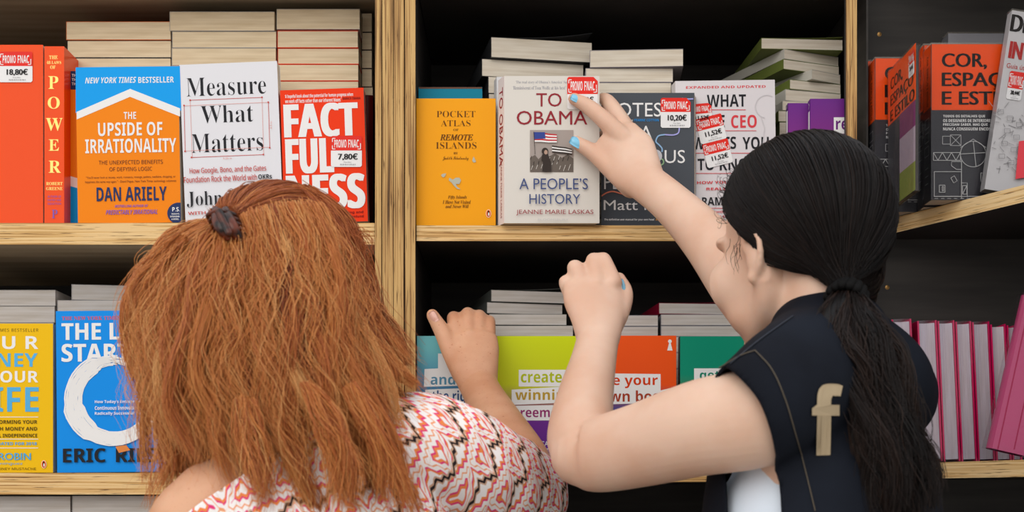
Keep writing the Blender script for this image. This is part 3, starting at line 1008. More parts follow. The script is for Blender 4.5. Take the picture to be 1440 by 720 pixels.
PINK = ink('D3245F', 0.3, 0.4); PINKD = ink('B01E52', 0.3, 0.4)
pk = [(1262, 1290.5, 450), (1298, 1326, 452), (1326.5, 1351, 452), (1351.5, 1374.5, 453), (1375, 1400, 453.5), (1400.5, 1423, 457), (1423.5, 1438, 458)]
ordp = ['half hidden by the black ponytail', 'second from the ponytail', 'third from the ponytail', 'fourth from the ponytail', 'fifth from the ponytail', 'sixth from the ponytail, with bare white pages', 'seventh from the ponytail, beside the slanting pink book']
for i, (a, b, yt) in enumerate(pk):
    Y = 1.925
    s = Y / F
    zb = LR + 0.0006
    wd = 0.105
    lean = math.radians(-2.6)
    base = Vector(((b - 720) * s, Y + wd, zb))
    h = ZC + (HZ - yt) * s - zb
    t = (b - a) * s - 0.0008
    M = Matrix.Translation(base + Vector((0, 0, 0.0006 + (t + 0.001) * math.sin(-lean)))) @ Matrix.Rotation(lean, 4, 'Y') @ stand((0, 0, 0), -90)
    book('pink hardback with white fore-edge towards us, ' + ordp[i], M, wd, h, t, PINK, PG_COOL, hard=True, group='pink hardbacks on the lower right shelf', wrap=i not in (5, 6), wd_=0.00035)


def pinklines(A):
    for d in (7, 30):
        A.line(PINKD, [(1396 + d, 632), (1396 + d + 42, 440)], 2.0)


face_out('pink wrapped hardback slanting to the right across the end of the pink row', 1395, 415, 1452, LR + 0.004, 1.84, 0.022, ink('C9517F', 0.25, 0.6), roll=-13, front=pinklines, wrap=True, hard=True)

# ------------------------------------------------------------------ books, lower left bay
YEL = ink('F0BE10'); SKYB = mat('blue foil print', '3E9FD0', 0.3, 0.5, metal=0.2); DKT = ink('5B4A1E')


def money(A):
    A.text(DKT, 'THE NEW YORK TIMES BESTSELLER', 's', -58, 462, 54, 466.5, sp_=1.2)
    A.text(WHITE, 'Y O U R', 'B', -62, 472.5, 54, 491); A.text(SKYB, 'MONEY', 'B', -56, 496.5, 53, 516); A.text(WHITE, 'OR YOUR', 'B', -58, 521.5, 54, 538); A.text(SKYB, 'LIFE', 'B', -34, 544.5, 54.5, 579)
    for y in (586.5, 617.5, 630):
        A.line(WHITE, [(-60, y), (54, y)], 0.9)
    A.text(DKT, '9 STEPS TO TRANSFORMING YOUR', 'B', -70, 590.8, 52.5, 596); A.text(DKT, 'RELATIONSHIP WITH MONEY AND', 'B', -70, 600.4, 52.5, 605.6); A.text(DKT, 'ACHIEVING FINANCIAL INDEPENDENCE', 'B', -70, 610, 52.5, 615)
    A.text(SKYB, 'REVISED AND UPDATED FOR 2018', 'B', -60, 621.8, 52, 626); A.text(SKYB, 'VICKI ROBIN', 'g', -46, 637, 43.5, 647, bold=0.3)
    A.text(SKYB, 'and Joe Dominguez', 's', -46, 650, 32, 654.5); A.text(DKT, 'FOREWORD BY MR. MONEY MUSTACHE', 's', -70, 657.5, 51, 661)
    penguin(A, 62, 653, 1.0)


face_out('yellow paperback with white and blue capitals, at the left edge of the lower shelf', -78, 455, 74.5, LL, YB1, 0.028, YEL, front=money)
LBLUE = ink('0D8FE8')


def lean_(A):
    A.text(ink('D9524A'), 'THE NEW YORK TIMES BESTSELLER', 'S', 87, 444.5, 218, 449.8)
    A.text(WHITE, 'THE LEAN', 'B', 87, 454, 228, 477.5, bold=0.4); A.text(WHITE, 'STARTUP', 'B', 87, 483, 226, 508.5, bold=0.4)
    cx, cy = 160, 562
    r2 = random.Random(3)
    for k in range(26):
        pts, wd = [], []
        off = -9 + 18 * k / 25 + r2.uniform(-1, 1)
        a0 = 95 + r2.uniform(-14, 4); a1 = 470 - abs(off) * 3 - r2.uniform(0, 40)
        for i in range(46):
            a = a0 + (a1 - a0) * i / 45
            prog = (a - 95) / 365
            squeeze = 1.15 - 0.75 * max(0, prog - 0.25) if prog > 0.05 else 0.7
            if 190 < a < 235: squeeze *= 1.25
            rr = 55 + off * squeeze + r2.uniform(-0.35, 0.35)
            pts.append((cx + rr * math.cos(math.radians(a)) * 1.03, cy - rr * math.sin(math.radians(a))))
            wd.append(1.9 * squeeze)
        A.line(WHITE, pts, wd)
    for i, (s_, wd) in enumerate((('How Today’s Entrepreneurs Use', 86), ('Continuous Innovation to Create', 88), ('Radically Successful Businesses', 88))):
        A.text(WHITE, s_, 'B', 134, 562.5 + 8.2 * i, 134 + wd, 568 + 8.2 * i)
    A.text(INK, 'ERIC', 'B', 89.5, 630.5, 149, 650.5, bold=0.3); A.text(INK, 'RIES', 'B', 164, 630, 221, 650, bold=0.3)
    A.poly(ink('E08A4A'), [(163, 628), (178, 626), (184, 633), (168, 637)])


face_out('bright blue paperback with white brushstroke circle, beside the red hair', 81, 437.5, 234, LL, YB1, 0.026, LBLUE, roll=0.5, front=lean_)
cover = ink('B8B4B0')
stack([(-64, 78, 407.5, 430, 0, 2.05), (-64, 77, 430.3, 453.5, 0, 2.05)], LL, 'grey white paged paperback', 'behind the yellow book', PG_GREY, cover, 'books stacked behind the yellow book')
cover = ink('A9A6A6')
stack([(101, 236, 399.5, 421.5, 9, 2.05), (81, 226, 421.8, 440, 0, 2.05)], LL, 'grey white paged paperback', 'behind the bright blue book', PG_GREY, cover, 'books stacked behind the bright blue book')
cover = ink('8E8C8C')
stack([(415, 514, 360, 378, 0, 2.05), (415, 515, 378.3, 402, 0, 2.05), (405, 512, 406, 420, 0, 2.03), (405, 512, 424, 438, 0, 2.03)], LL, 'grey paged paperback', 'behind the red hair beside the post', PG_GREY, cover, 'books stacked behind the red hair', hid_t=0.03)
cover = ink('B8B4B0')
stack([(-30, 99, 697.5, 722, 0, 2.0), (-30, 99, 722.3, 747, 0, 2.0)], BL_, 'grey white paged paperback', 'below the yellow book', PG_GREY, cover, 'books stacked on the bottom shelf below the yellow book', hid_t=0.03)
stack([(102, 250, 697, 722, 0, 2.0), (102, 250, 722.3, 747, 0, 2.0)], BL_, 'grey white paged paperback', 'below the bright blue book', PG_GREY, cover, 'books stacked on the bottom shelf below the bright blue book', hid_t=0.03)

# ------------------------------------------------------------------ books, lower centre bay
hC = (ypx(LC, YB1) - 473) * YB1 / F
TEAL = gradient('teal to navy fade', 0, hC, [(0.0, '2A2350'), (0.40, '2E3C74'), (0.66, '4F8FB4'), (0.9, '74C2C8'), (1.0, '74C2C8')])
LIME = gradient('lime to purple fade', 0, hC, [(0.0, '5C2786'), (0.33, '6D2B8C'), (0.47, '9C6A60'), (0.62, 'CAD01C'), (1.0, 'CFDC12')])
ORNG = gradient('orange to navy fade', 0, hC, [(0.0, '2C3A86'), (0.42, '3B4A90'), (0.50, '8A4A58'), (0.62, 'EC5216'), (1.0, 'F25614')])
GREN = gradient('green to brown fade', 0, hC, [(0.0, '7A3A50'), (0.38, '8A6A4C'), (0.55, '4A7C58'), (0.70, '0F8E70'), (1.0, '0C8F70')])


def andright(A):
    A.poly(WHITE, [(616, 497), (650, 499), (650, 519), (662, 519), (661, 542), (596, 544), (597, 519), (616, 518)])
    A.poly(WHITE, [(598, 548), (672, 545), (672, 568), (598, 570)]); A.poly(WHITE, [(612, 572), (690, 570), (690, 592), (612, 594)])
    A.text(ink('5C93B0'), 'and', 'B', 605.5, 526, 640, 541); A.text(ink('3C5A88'), 'the right', 'B', 607.5, 549, 671, 569); A.text(ink('33406E'), 'questions', 'B', 618, 574, 686, 590)


face_out('teal to navy paperback with white word boxes, gripped by a hand', 587, 472.5, 697, LC, YB1, 0.02, TEAL, front=andright)


def agreements(A):
    A.rect(WHITE, 729.5, 520, 796, 543.5); A.poly(WHITE, [(719.5, 548), (812, 542.5), (812, 565.5), (719.5, 569.5)]); A.poly(WHITE, [(708, 571), (812, 569), (812, 591), (708, 591.5)])
    A.text(ink('B4C01E'), 'create', 'B', 732.5, 523.5, 790, 538); A.text(ink('BD9A38'), 'winning', 'B', 724.5, 547.5, 806, 567); A.text(ink('9A3A72'), 'agreements', 'B', 711, 574.5, 810, 591)
    A.text(WHITE, 'A PRACTICAL GUIDE', 'g', 723, 620.5, 803, 627.5); A.text(WHITE, 'TO NEGOTIATION', 'g', 731, 630.5, 799, 637.5); A.text(WHITE, 'GAVIN PRESMAN', 'g', 736, 641.5, 790, 646.5)


face_out('lime to purple paperback with white word boxes, between the two raised forearms', 699.5, 472.5, 814, LC, YB1, 0.02, LIME, front=agreements)


def boss(A):
    A.poly(WHITE, [(846, 525), (929, 526), (929, 549), (942, 546), (942.5, 566), (842, 569), (842, 549), (846, 548)])
    A.text(ink('D5431C'), 'be your', 'B', 849, 527, 925, 546); A.text(ink('A8442E'), 'own boss', 'B', 845.5, 549, 936.5, 565)
    A.disc(WHITE, 942, 480, 2.6); A.poly(WHITE, [(940.8, 482.5), (943.2, 482.5), (945.8, 493), (938.2, 493)])


face_out('orange to navy paperback with white word boxes, behind the raised fist', 836, 472, 951, LC, YB1, 0.02, ORNG, front=boss)


def getgreen(A):
    A.rect(WHITE, 976, 518, 1042, 541); A.text(ink('17876C'), 'get', 'B', 984, 522, 1012, 538)
    A.rect(WHITE, 976, 543, 1050, 566)


face_out('green to brown paperback with white word boxes, at the right beside the vest shoulder', 956.5, 473, 1071, LC, YB1, 0.02, GREN, front=getgreen, spine_mat=ink('26302C'))
cover = ink('5A5D5A')
stack([(691, 797, 407, 424, 12, 2.05), (685, 792, 424.3, 440.5, 14, 2.05), (688, 797, 441, 457, 2, 2.05), (696, 806, 457.3, 473, 0, 2.05)], LC, 'grey white paged paperback', 'behind the lime book', PG_GREY, cover,
      'books stacked behind the lime book', flap=0.006)
cover = ink('9A9AA0')
stack([(822, 925.5, 443, 458.5, 0, 2.05), (822, 925.5, 458.8, 474, 0, 2.05)], LC, 'grey white paged paperback', 'behind the raised fist', PG_GREY, cover, 'books stacked behind the raised fist')
cover = ink('9A9AA0')
stack([(927, 1038, 425.5, 441.3, 6, 2.06), (930, 1045, 441.8, 457.5, 0, 2.05), (930, 1045, 457.8, 473, 0, 2.05)], LC, 'grey white paged paperback', 'behind the green book', PG_GREY, cover,
      'books stacked behind the green book', covers=[ink('8E2036'), cover, cover], flap=0.003)
stack([(1048, 1160, 450, 461.5, 0, 2.05), (1048, 1160, 462, 474, 0, 2.05)], LC, 'grey white paged paperback', 'hidden behind the vest shoulder', PG_GREY, cover, 'books stacked behind the vest shoulder', depth=0.18)


# ------------------------------------------------------------------ people: helpers
def V3(p):
    return W(*p) if not isinstance(p, Vector) else p


def catmull(P, sub):
    P = [np.asarray(p, float) for p in P]
    Q = [2 * P[0] - P[1]] + P + [2 * P[-1] - P[-2]]
    out = []
    for i in range(1, len(Q) - 2):
        a, b, c, d = Q[i - 1], Q[i], Q[i + 1], Q[i + 2]
        for k in range(sub):
            t = k / sub
            out.append(0.5 * (2 * b + (c - a) * t + (2 * a - 5 * b + 4 * c - d) * t * t + (3 * b - a - 3 * c + d) * t ** 3))
    out.append(P[-1])
    return np.array(out)


class Flesh:
    """tapered limbs and ellipsoids fused into one continuous skin"""

    def __init__(self):
        self.v, self.f = [], []

    def tube(self, pts, ra, rb=None, wdir=(0, 1, 0), n=32, sub=7):
        C = catmull([V3(p) for p in pts], sub)
        k = len(pts)
        ra = list(ra) if hasattr(ra, '__len__') else [ra] * k
        rb = ra if rb is None else (list(rb) if hasattr(rb, '__len__') else [rb] * k)
        A = catmull([np.array([r]) for r in ra], sub)[:, 0]
        B = catmull([np.array([r]) for r in rb], sub)[:, 0]
        m = len(C)
        T = np.gradient(C, axis=0)
        T /= np.linalg.norm(T, axis=1)[:, None] + 1e-9
        # rounded ends
        caps = [0.0, 0.35, 0.65, 0.88]
        Cs, As, Bs, Ts = [], [], [], []
        for q in caps:
            ang = q * math.pi / 2
            Cs.append(C[0] - T[0] * min(A[0], B[0]) * math.cos(ang)); As.append(A[0] * math.sin(ang) + 1e-5); Bs.append(B[0] * math.sin(ang) + 1e-5); Ts.append(T[0])
        for i in range(m):
            Cs.append(C[i]); As.append(A[i]); Bs.append(B[i]); Ts.append(T[i])
        for q in caps[::-1]:
            ang = q * math.pi / 2
            Cs.append(C[-1] + T[-1] * min(A[-1], B[-1]) * math.cos(ang)); As.append(A[-1] * math.sin(ang) + 1e-5); Bs.append(B[-1] * math.sin(ang) + 1e-5); Ts.append(T[-1])
        base = len(self.v)
        wd = np.asarray(wdir, float)
        for c, a, b, t in zip(Cs, As, Bs, Ts):
            u = wd - t * wd.dot(t)
            if np.linalg.norm(u) < 1e-3:
                u = np.array([1.0, 0, 0]) - t * t[0]
            u /= np.linalg.norm(u)
            q = np.cross(t, u)
            for j in range(n):
                th = 2 * math.pi * j / n
                self.v.append(c + u * a * math.cos(th) + q * b * math.sin(th))
        M_ = len(Cs)
        for i in range(M_ - 1):
            for j in range(n):
                j2 = (j + 1) % n
                self.f.append((base + i * n + j, base + i * n + j2, base + (i + 1) * n + j2, base + (i + 1) * n + j))
        self.f.append(tuple(base + j for j in range(n))[::-1])
        self.f.append(tuple(base + (M_ - 1) * n + j for j in range(n)))

    def ell(self, c, r, R=None, n=24, m=14):
        c = np.asarray(V3(c)); R = np.eye(3) if R is None else np.asarray(R)
        base = len(self.v)
        for i in range(1, m):
            ph = math.pi * i / m
            for j in range(n):
                th = 2 * math.pi * j / n
                self.v.append(c + R @ np.array([r[0] * math.sin(ph) * math.cos(th), r[1] * math.sin(ph) * math.sin(th), r[2] * math.cos(ph)]))
        top = len(self.v); self.v.append(c + R @ np.array([0, 0, r[2]])); bot = len(self.v); self.v.append(c - R @ np.array([0, 0, r[2]]))
        for i in range(m - 2):
            for j in range(n):
                j2 = (j + 1) % n
                self.f.append((base + i * n + j, base + (i + 1) * n + j, base + (i + 1) * n + j2, base + i * n + j2))
        for j in range(n):
            j2 = (j + 1) % n
            self.f.append((top, base + j, base + j2)); self.f.append((bot, base + (m - 2) * n + j2, base + (m - 2) * n + j))

    def fuse(self, name, material, parent, voxel=0.0026, smooth=6, fac=0.5):
        me = bpy.data.meshes.new(name)
        me.from_pydata([tuple(p) for p in self.v], [], self.f)
        o = bpy.data.objects.new(name, me)
        S.collection.objects.link(o)
        r = o.modifiers.new('skin', 'REMESH'); r.mode = 'VOXEL'; r.voxel_size = voxel; r.use_smooth_shade = True
        sm = o.modifiers.new('smooth', 'SMOOTH'); sm.factor = fac; sm.iterations = smooth
        dg = bpy.context.evaluated_depsgraph_get()
        me2 = bpy.data.meshes.new_from_object(o.evaluated_get(dg))
        o.modifiers.clear()
        o.data = me2
        bpy.data.meshes.remove(me)
        me2.name = name
        me2.materials.clear(); me2.materials.append(material)
        me2.polygons.foreach_set('use_smooth', [True] * len(me2.polygons))
        if parent is not None:
            o.parent = parent
            o.matrix_parent_inverse = parent.matrix_world.inverted()
        return o


def mesh_np(me):
    a = np.empty(len(me.vertices) * 3); me.vertices.foreach_get('co', a)
    return a.reshape(-1, 3)


def set_np(me, co):
    me.vertices.foreach_set('co', co.ravel()); me.update()


def skin_mat(name, a, b, spots=0.0):
    m = mat(name, a, 0.48, 0.35, sss=0.18)
    r, n = noise_ramp(m, (14, 14, 14), [(0.35, b), (0.62, a)], det=4.0)
    if spots:
        r2, _ = noise_ramp(m, (330, 330, 330), [(0.20, 'D8AC8C'), (0.34, 'FFFFFF'), (1, 'FFFFFF')], det=2.0)
        L(m, multiply(m, r.outputs[0], r2.outputs[0]), bsdf(m).inputs['Base Color'])
    else:
        L(m, r.outputs[0], bsdf(m).inputs['Base Color'])
    t = N(m, 'ShaderNodeTexCoord'); nz = N(m, 'ShaderNodeTexNoise', Scale=420.0, Detail=3.0)
    L(m, t.outputs['Object'], nz.inputs['Vector'])
    bump(m, nz.outputs['Fac'], 0.12, 0.0008)
    return m


def head(fl, c, yaw, pitch=0.0, tilt=0.0, k=1.0):
    """yaw 0 looks along +Y (away from the camera); positive turns to the left in the photo"""
    R = np.array(Matrix.Rotation(math.radians(yaw), 3, 'Z') @ Matrix.Rotation(math.radians(-pitch), 3, 'X') @ Matrix.Rotation(math.radians(tilt), 3, 'Y'))
    c = np.asarray(V3(c))

    def P(x, y, z):
        return Vector(c + R @ (np.array([x, y, z]) * k))

    def E(p, r):
        fl.ell(P(*p), [q * k for q in r], R)
    E((0, -0.008, 0.020), (0.072, 0.090, 0.084))
    E((0, 0.028, -0.030), (0.064, 0.060, 0.082))
    E((0, 0.064, -0.096), (0.024, 0.020, 0.018))
    for s in (-1, 1):
        fl.tube([P(s * 0.060, -0.004, -0.030), P(s * 0.055, 0.004, -0.066), P(s * 0.030, 0.046, -0.094), P(0, 0.066, -0.100)], [0.014 * k, 0.016 * k, 0.015 * k, 0.014 * k])
        E((s * 0.042, 0.058, -0.034), (0.028, 0.028, 0.034))
        E((s * 0.036, 0.046, -0.068), (0.026, 0.028, 0.026))
        fl.tube([P(s * 0.010, 0.086, 0.014), P(s * 0.032, 0.080, 0.018), P(s * 0.050, 0.062, 0.012)], 0.007 * k)
        # ear: a bowl with a rim
        ec = (s * 0.075, -0.004, -0.026)
        E(ec, (0.006, 0.012, 0.020))
        rim = [P(s * 0.074, 0.008, -0.016), P(s * 0.078, 0.006, -0.004), P(s * 0.081, -0.006, 0.002), P(s * 0.082, -0.017, -0.006), P(s * 0.081, -0.018, -0.020), P(s * 0.078, -0.011, -0.036), P(s * 0.075, -0.001, -0.046)]
        fl.tube(rim, 0.0038 * k, n=10)
        E((s * 0.076, 0.001, -0.044), (0.005, 0.007, 0.008))
        E((s * 0.012, 0.093, -0.036), (0.008, 0.009, 0.007))
    fl.tube([P(0, 0.086, 0.012), P(0, 0.098, -0.012), P(0, 0.107, -0.034)], [0.007 * k, 0.008 * k, 0.011 * k])
    fl.tube([P(-0.022, 0.078, -0.066), P(0, 0.090, -0.062), P(0.022, 0.078, -0.066)], [0.003 * k, 0.006 * k, 0.003 * k])
    fl.tube([P(-0.020, 0.078, -0.072), P(0, 0.088, -0.074), P(0.020, 0.078, -0.072)], [0.003 * k, 0.0065 * k, 0.003 * k])
    return P, R


def eyes(P, R, k, root):
    for nm, r, off, col in (('eyeball', 0.011, 0.0, 'F0ECE8'), ('iris', 0.0052, 0.0072, '4A3524')):
        for s in (-1, 1):
            mb = Flesh(); mb.ell(P(s * 0.029, 0.066 + off * 0.7, 0.000), (r * k, r * k * (1 if off == 0 else 0.75), r * k), R, 14, 10)
            b = MB(); b.add(mat('eye ' + col, col, 0.2, 0.5), mb.v, mb.f, True)
            o = b.build(nm, root); o.matrix_parent_inverse = root.matrix_world.inverted()
    for s in (-1, 1):
        mb = Flesh(); mb.tube([P(s * 0.012, 0.092, 0.019), P(s * 0.028, 0.087, 0.023), P(s * 0.040, 0.078, 0.020)], [0.002, 0.0032, 0.0015])
        b = MB(); b.add(mat('eyebrow', '3A261C', 0.7), mb.v, mb.f, True)
        o = b.build('eyebrow', root); o.matrix_parent_inverse = root.matrix_world.inverted()


def child(o, root):
    o.parent = root
    o.matrix_parent_inverse = root.matrix_world.inverted()
    return o


def legs(fl, hips, feet):
    for hp, ft in zip(hips, feet):
        kn = (Vector(hp) + Vector(ft)) / 2 + Vector((0, 0.02, 0))
        fl.tube([Vector(hp), kn, Vector(ft) + Vector((0, -0.01, 0.08))], [0.085, 0.055, 0.036])
        fl.tube([Vector(ft) + Vector((0, -0.04, 0.035)), Vector(ft) + Vector((0, 0.06, 0.03)), Vector(ft) + Vector((0, 0.14, 0.022))], [0.03, 0.036, 0.028], [0.03, 0.03, 0.018], wdir=(1, 0, 0))


def trousers(hips, feet, colour, root, waist):
    fl = Flesh()
    hc = (Vector(hips[0]) + Vector(hips[1])) / 2
    fl.tube([hc + Vector((0, 0, waist)), hc + Vector((0, 0, 0.03)), hc + Vector((0, 0, -0.09))], [0.15, 0.185, 0.165], [0.11, 0.13, 0.11], wdir=(1, 0, 0))
    for hp, ft in zip(hips, feet):
        kn = (Vector(hp) + Vector(ft)) / 2 + Vector((0, 0.02, 0))
        fl.tube([Vector(hp), kn, Vector(ft) + Vector((0, -0.01, 0.06))], [0.10, 0.072, 0.06])
    o = fl.fuse('trousers', mat('trousers ' + colour, colour, 0.8, 0.15), root, voxel=0.008, smooth=4)
    for ft in feet:
        f2 = Flesh()
        f2.tube([Vector(ft) + Vector((0, -0.05, 0.040)), Vector(ft) + Vector((0, 0.06, 0.038)), Vector(ft) + Vector((0, 0.15, 0.030))], [0.036, 0.045, 0.036], [0.038, 0.037, 0.028], wdir=(1, 0, 0))
        f2.fuse('shoe', mat('shoe white', 'C9C6C2', 0.6), root, voxel=0.006, smooth=4)


def nail(root, p, axis, normal, wd, ln, col):
    """a slightly curved fingernail lying on the finger at p"""
    a = Vector(axis).normalized(); nrm = Vector(normal); nrm = (nrm - a * nrm.dot(a)).normalized(); s = a.cross(nrm)
    b = MB(); v = []; nu, nv = 7, 7
    for th in (0.0, 0.0007):
        for i in range(nu):
            for j in range(nv):
                u = -1 + 2 * i / (nu - 1); q = -1 + 2 * j / (nv - 1)
                wdt = wd * (1 - 0.30 * max(0, u) ** 3 - 0.22 * max(0, -u) ** 3)
                v.append(p + a * (u * ln) + s * (q * wdt) + nrm * (th - q * q * wd * 0.42 - 0.10 * ln * u * u))
    k = nu * nv; f = []
    for i in range(nu - 1):
        for j in range(nv - 1):
            o = i * nv + j
            f.append((k + o, k + o + 1, k + o + nv + 1, k + o + nv)); f.append((o, o + nv, o + nv + 1, o + 1))
    edge = [i * nv for i in range(nu)] + [(nu - 1) * nv + j for j in range(1, nv)] + [i * nv + nv - 1 for i in range(nu - 2, -1, -1)] + [j for j in range(nv - 2, 0, -1)]
    for x, y in zip(edge, edge[1:] + edge[:1]):
        f.append((x, y, k + y, k + x))
    b.add(mat('nail ' + col, col, 0.2, 0.5, 0.4), v, f, True)
    return child(b.build('fingernail', None), root)


def project(bvh, px, py, off):
    """the point of a surface that photo pixel (px, py) shows, lifted off it"""
    o = Vector((0, 0, ZC)); d = (W(px, py, 1.0) - o).normalized()
    hit, nrm, _, _ = bvh.ray_cast(o, d)
    if hit is None:
        return None, None
    if nrm.dot(d) > 0: nrm = -nrm
    return hit + nrm * off, nrm


def bvh_of(o):
    co = mesh_np(o.data)
    mw = np.array(o.matrix_world)
    co = co @ mw[:3, :3].T + mw[:3, 3]
    return BVHTree.FromPolygons([tuple(p) for p in co], [tuple(p.vertices) for p in o.data.polygons])


def hair_mat(name, stops, rough=0.42, spec=0.45):
    m = mat(name, stops[0][1], rough, spec)
    at = N(m, 'ShaderNodeAttribute', attribute_name='tone')
    r = ramp(m, stops)
    L(m, at.outputs['Fac'], r.inputs[0]); L(m, r.outputs[0], bsdf(m).inputs['Base Color'])
    return m


def strands(lines, radius, tone, sides=3):
    """lines: (n, k, 3) array of strand points -> one mesh of thin tapered tubes"""
    n, k, _ = lines.shape
    T = np.gradient(lines, axis=1); T /= np.linalg.norm(T, axis=2, keepdims=True) + 1e-9
    ref = np.array([0.3, -0.9, 0.2]); U = np.cross(T, ref); U /= np.linalg.norm(U, axis=2, keepdims=True) + 1e-9
    Wv = np.cross(T, U)
    tp = np.linspace(0, 1, k)
    rad = radius[:, None] * (1 - 0.75 * tp[None] ** 3)
    rings = []
    for j in range(sides):
        a = 2 * math.pi * j / sides
        rings.append(lines + (U * math.cos(a) + Wv * math.sin(a)) * rad[..., None])
    V = np.stack(rings, 2).reshape(-1, 3)
    idx = np.arange(n * k * sides).reshape(n, k, sides)
    fs = []
    for j in range(sides):
        j2 = (j + 1) % sides
        fs.append(np.stack([idx[:, :-1, j], idx[:, :-1, j2], idx[:, 1:, j2], idx[:, 1:, j]], -1).reshape(-1, 4))
    Fq = np.concatenate(fs)
    tn = np.repeat(tone, k * sides)
    return V, Fq, tn


def np_mesh(name, V, Fq, tone, material, root):
    me = bpy.data.meshes.new(name)
    me.vertices.add(len(V)); me.vertices.foreach_set('co', V.ravel())
    me.loops.add(Fq.size); me.loops.foreach_set('vertex_index', Fq.ravel().astype(np.int32))
    me.polygons.add(len(Fq)); me.polygons.foreach_set('loop_start', (np.arange(len(Fq)) * 4).astype(np.int32))
    try:
        me.polygons.foreach_set('loop_total', np.full(len(Fq), 4, np.int32))
    except Exception:
        pass
    me.update(calc_edges=True)
    at = me.attributes.new('tone', 'FLOAT', 'POINT'); at.data.foreach_set('value', tone.astype(np.float32))
    me.polygons.foreach_set('use_smooth', np.ones(len(Fq), bool))
    me.materials.append(material)
    o = bpy.data.objects.new(name, me); S.collection.objects.link(o)
    return child(o, root)


def comb(guides, n, k, spread, clumps, rough, seed, wave=0.0, wl=0.12, depth=0.015, lo=0.0, hi=1.0, tipshrink=0.5, short=0.0, cs_=1.6):
    """strands between neighbouring guide curves, drawn into clumps; guides run left to right"""
    r = np.random.default_rng(seed)
    G = np.array([catmull([np.asarray(V3(p)) for p in g_], 8) if True else 0 for g_ in [resample(g_) for g_ in guides]])
    m = G.shape[1]; ts = np.linspace(0, m - 1, k)
    G = np.array([[g_[int(t)] * (1 - (t % 1)) + g_[min(int(t) + 1, m - 1)] * (t % 1) for t in ts] for g_ in G])
    cs = np.sort(r.uniform(lo, hi, clumps)); which = r.integers(0, clumps, n)
    u = cs[which]
    x = u * (len(G) - 1); i0 = np.clip(x.astype(int), 0, len(G) - 2); fr = (x - i0)[:, None, None]
    base = G[i0] * (1 - fr) + G[i0 + 1] * fr
    tp = np.linspace(0, 1, k)[None, :, None]
    cdep = r.uniform(0, 1, clumps)[which][:, None, None]
    off = r.normal(0, 1, (n, 1, 3)) * np.array([1, 0.7, 0.8]) * spread
    coff = (r.normal(0, 1, (clumps, 1, 3)) * np.array([1, 0.5, 0.6]))[which] * spread * cs_
    L_ = base + coff * (0.25 + tp) + off * (0.35 + tp * (1 - tipshrink))
    L_[:, :, 1:2] += cdep * depth * np.minimum(1, tp * 3) * np.ones_like(tp)
    if short:
        cl_len = np.clip(1 - short * r.uniform(0, 1, clumps) ** 1.3, 0.3, 1)[which] * r.uniform(0.9, 1.0, n)
        q = np.clip(np.linspace(0, 1, k)[None] * cl_len[:, None] * (k - 1), 0, k - 1.001)
        qi = q.astype(int); qf = (q - qi)[..., None]; ii = np.arange(n)[:, None]
        L_ = L_[ii, qi] * (1 - qf) + L_[ii, qi + 1] * qf
        base = base[ii, qi] * (1 - qf) + base[ii, qi + 1] * qf
    ph = r.uniform(0, 6.28, (clumps, 1, 3))[which] + r.normal(0, 0.35, (n, 1, 3)); fq = r.uniform(0.7, 1.3, (clumps, 1, 1))[which]
    ln = np.linalg.norm(np.diff(base, axis=1), axis=2).sum(1)[:, None, None]
    L_ = L_ + wave * np.sin(ph + fq * 6.28 * tp * ln / wl) * np.minimum(1, tp * 2.5) * np.array([1, 0.5, 0.5])
    nz = r.normal(0, 1, (n, k, 3)); nz = np.cumsum(nz, axis=1); nz -= nz[:, :1]
    L_ = L_ + nz * rough
    return L_, which


def resample(g_):
    P = np.array([np.asarray(V3(p)) for p in g_])
    C = catmull(P, 12)
    d = np.concatenate([[0], np.cumsum(np.linalg.norm(np.diff(C, axis=0), axis=1))])
    t = np.linspace(0, d[-1], 9)
    return [Vector([np.interp(q, d, C[:, j]) for j in range(3)]) for q in t]


# ------------------------------------------------------------------ the dark-haired woman
SKIN2 = skin_mat('light skin', 'DFBBA4', 'D6AA90')
w2 = empty('person', Matrix.Translation((0.36, 1.47, 0)))
tag(w2, 'person with black ponytail in a dark denim vest, reaching up to hold the white paperback', 'person')
HC2 = W(1123, 342, 1.585)
f2 = Flesh()
P2, R2 = head(f2, HC2, 37, pitch=8, k=1.04)
sl = W(1088, 578, 1.405); sr = W(1254, 556, 1.62)
neck0 = P2(0, -0.028, -0.05)
nb = (sl + sr) / 2 + Vector((-0.004, 0.02, 0.045))
f2.tube([neck0, (neck0 + nb) / 2 + Vector((-0.005, 0, 0)), nb, nb + Vector((0, 0, -0.06))], [0.050, 0.047, 0.054, 0.07])
sd = (sr - sl).normalized()
cc = (sl + sr) / 2
f2.tube([sl + sd * 0.02, cc + Vector((0, 0, 0.022)), sr - sd * 0.02], [0.050, 0.062, 0.050], wdir=(0, 0, 1))
hip2 = cc + Vector((0.015, 0.02, -0.50))
wd2 = tuple(sd)
f2.tube([cc + Vector((0, 0, -0.02)), cc + Vector((0, 0.01, -0.14)), cc + Vector((0.0, 0.015, -0.30)), hip2], [0.125, 0.140, 0.118, 0.155], [0.07, 0.095, 0.085, 0.105], wdir=wd2, n=28)
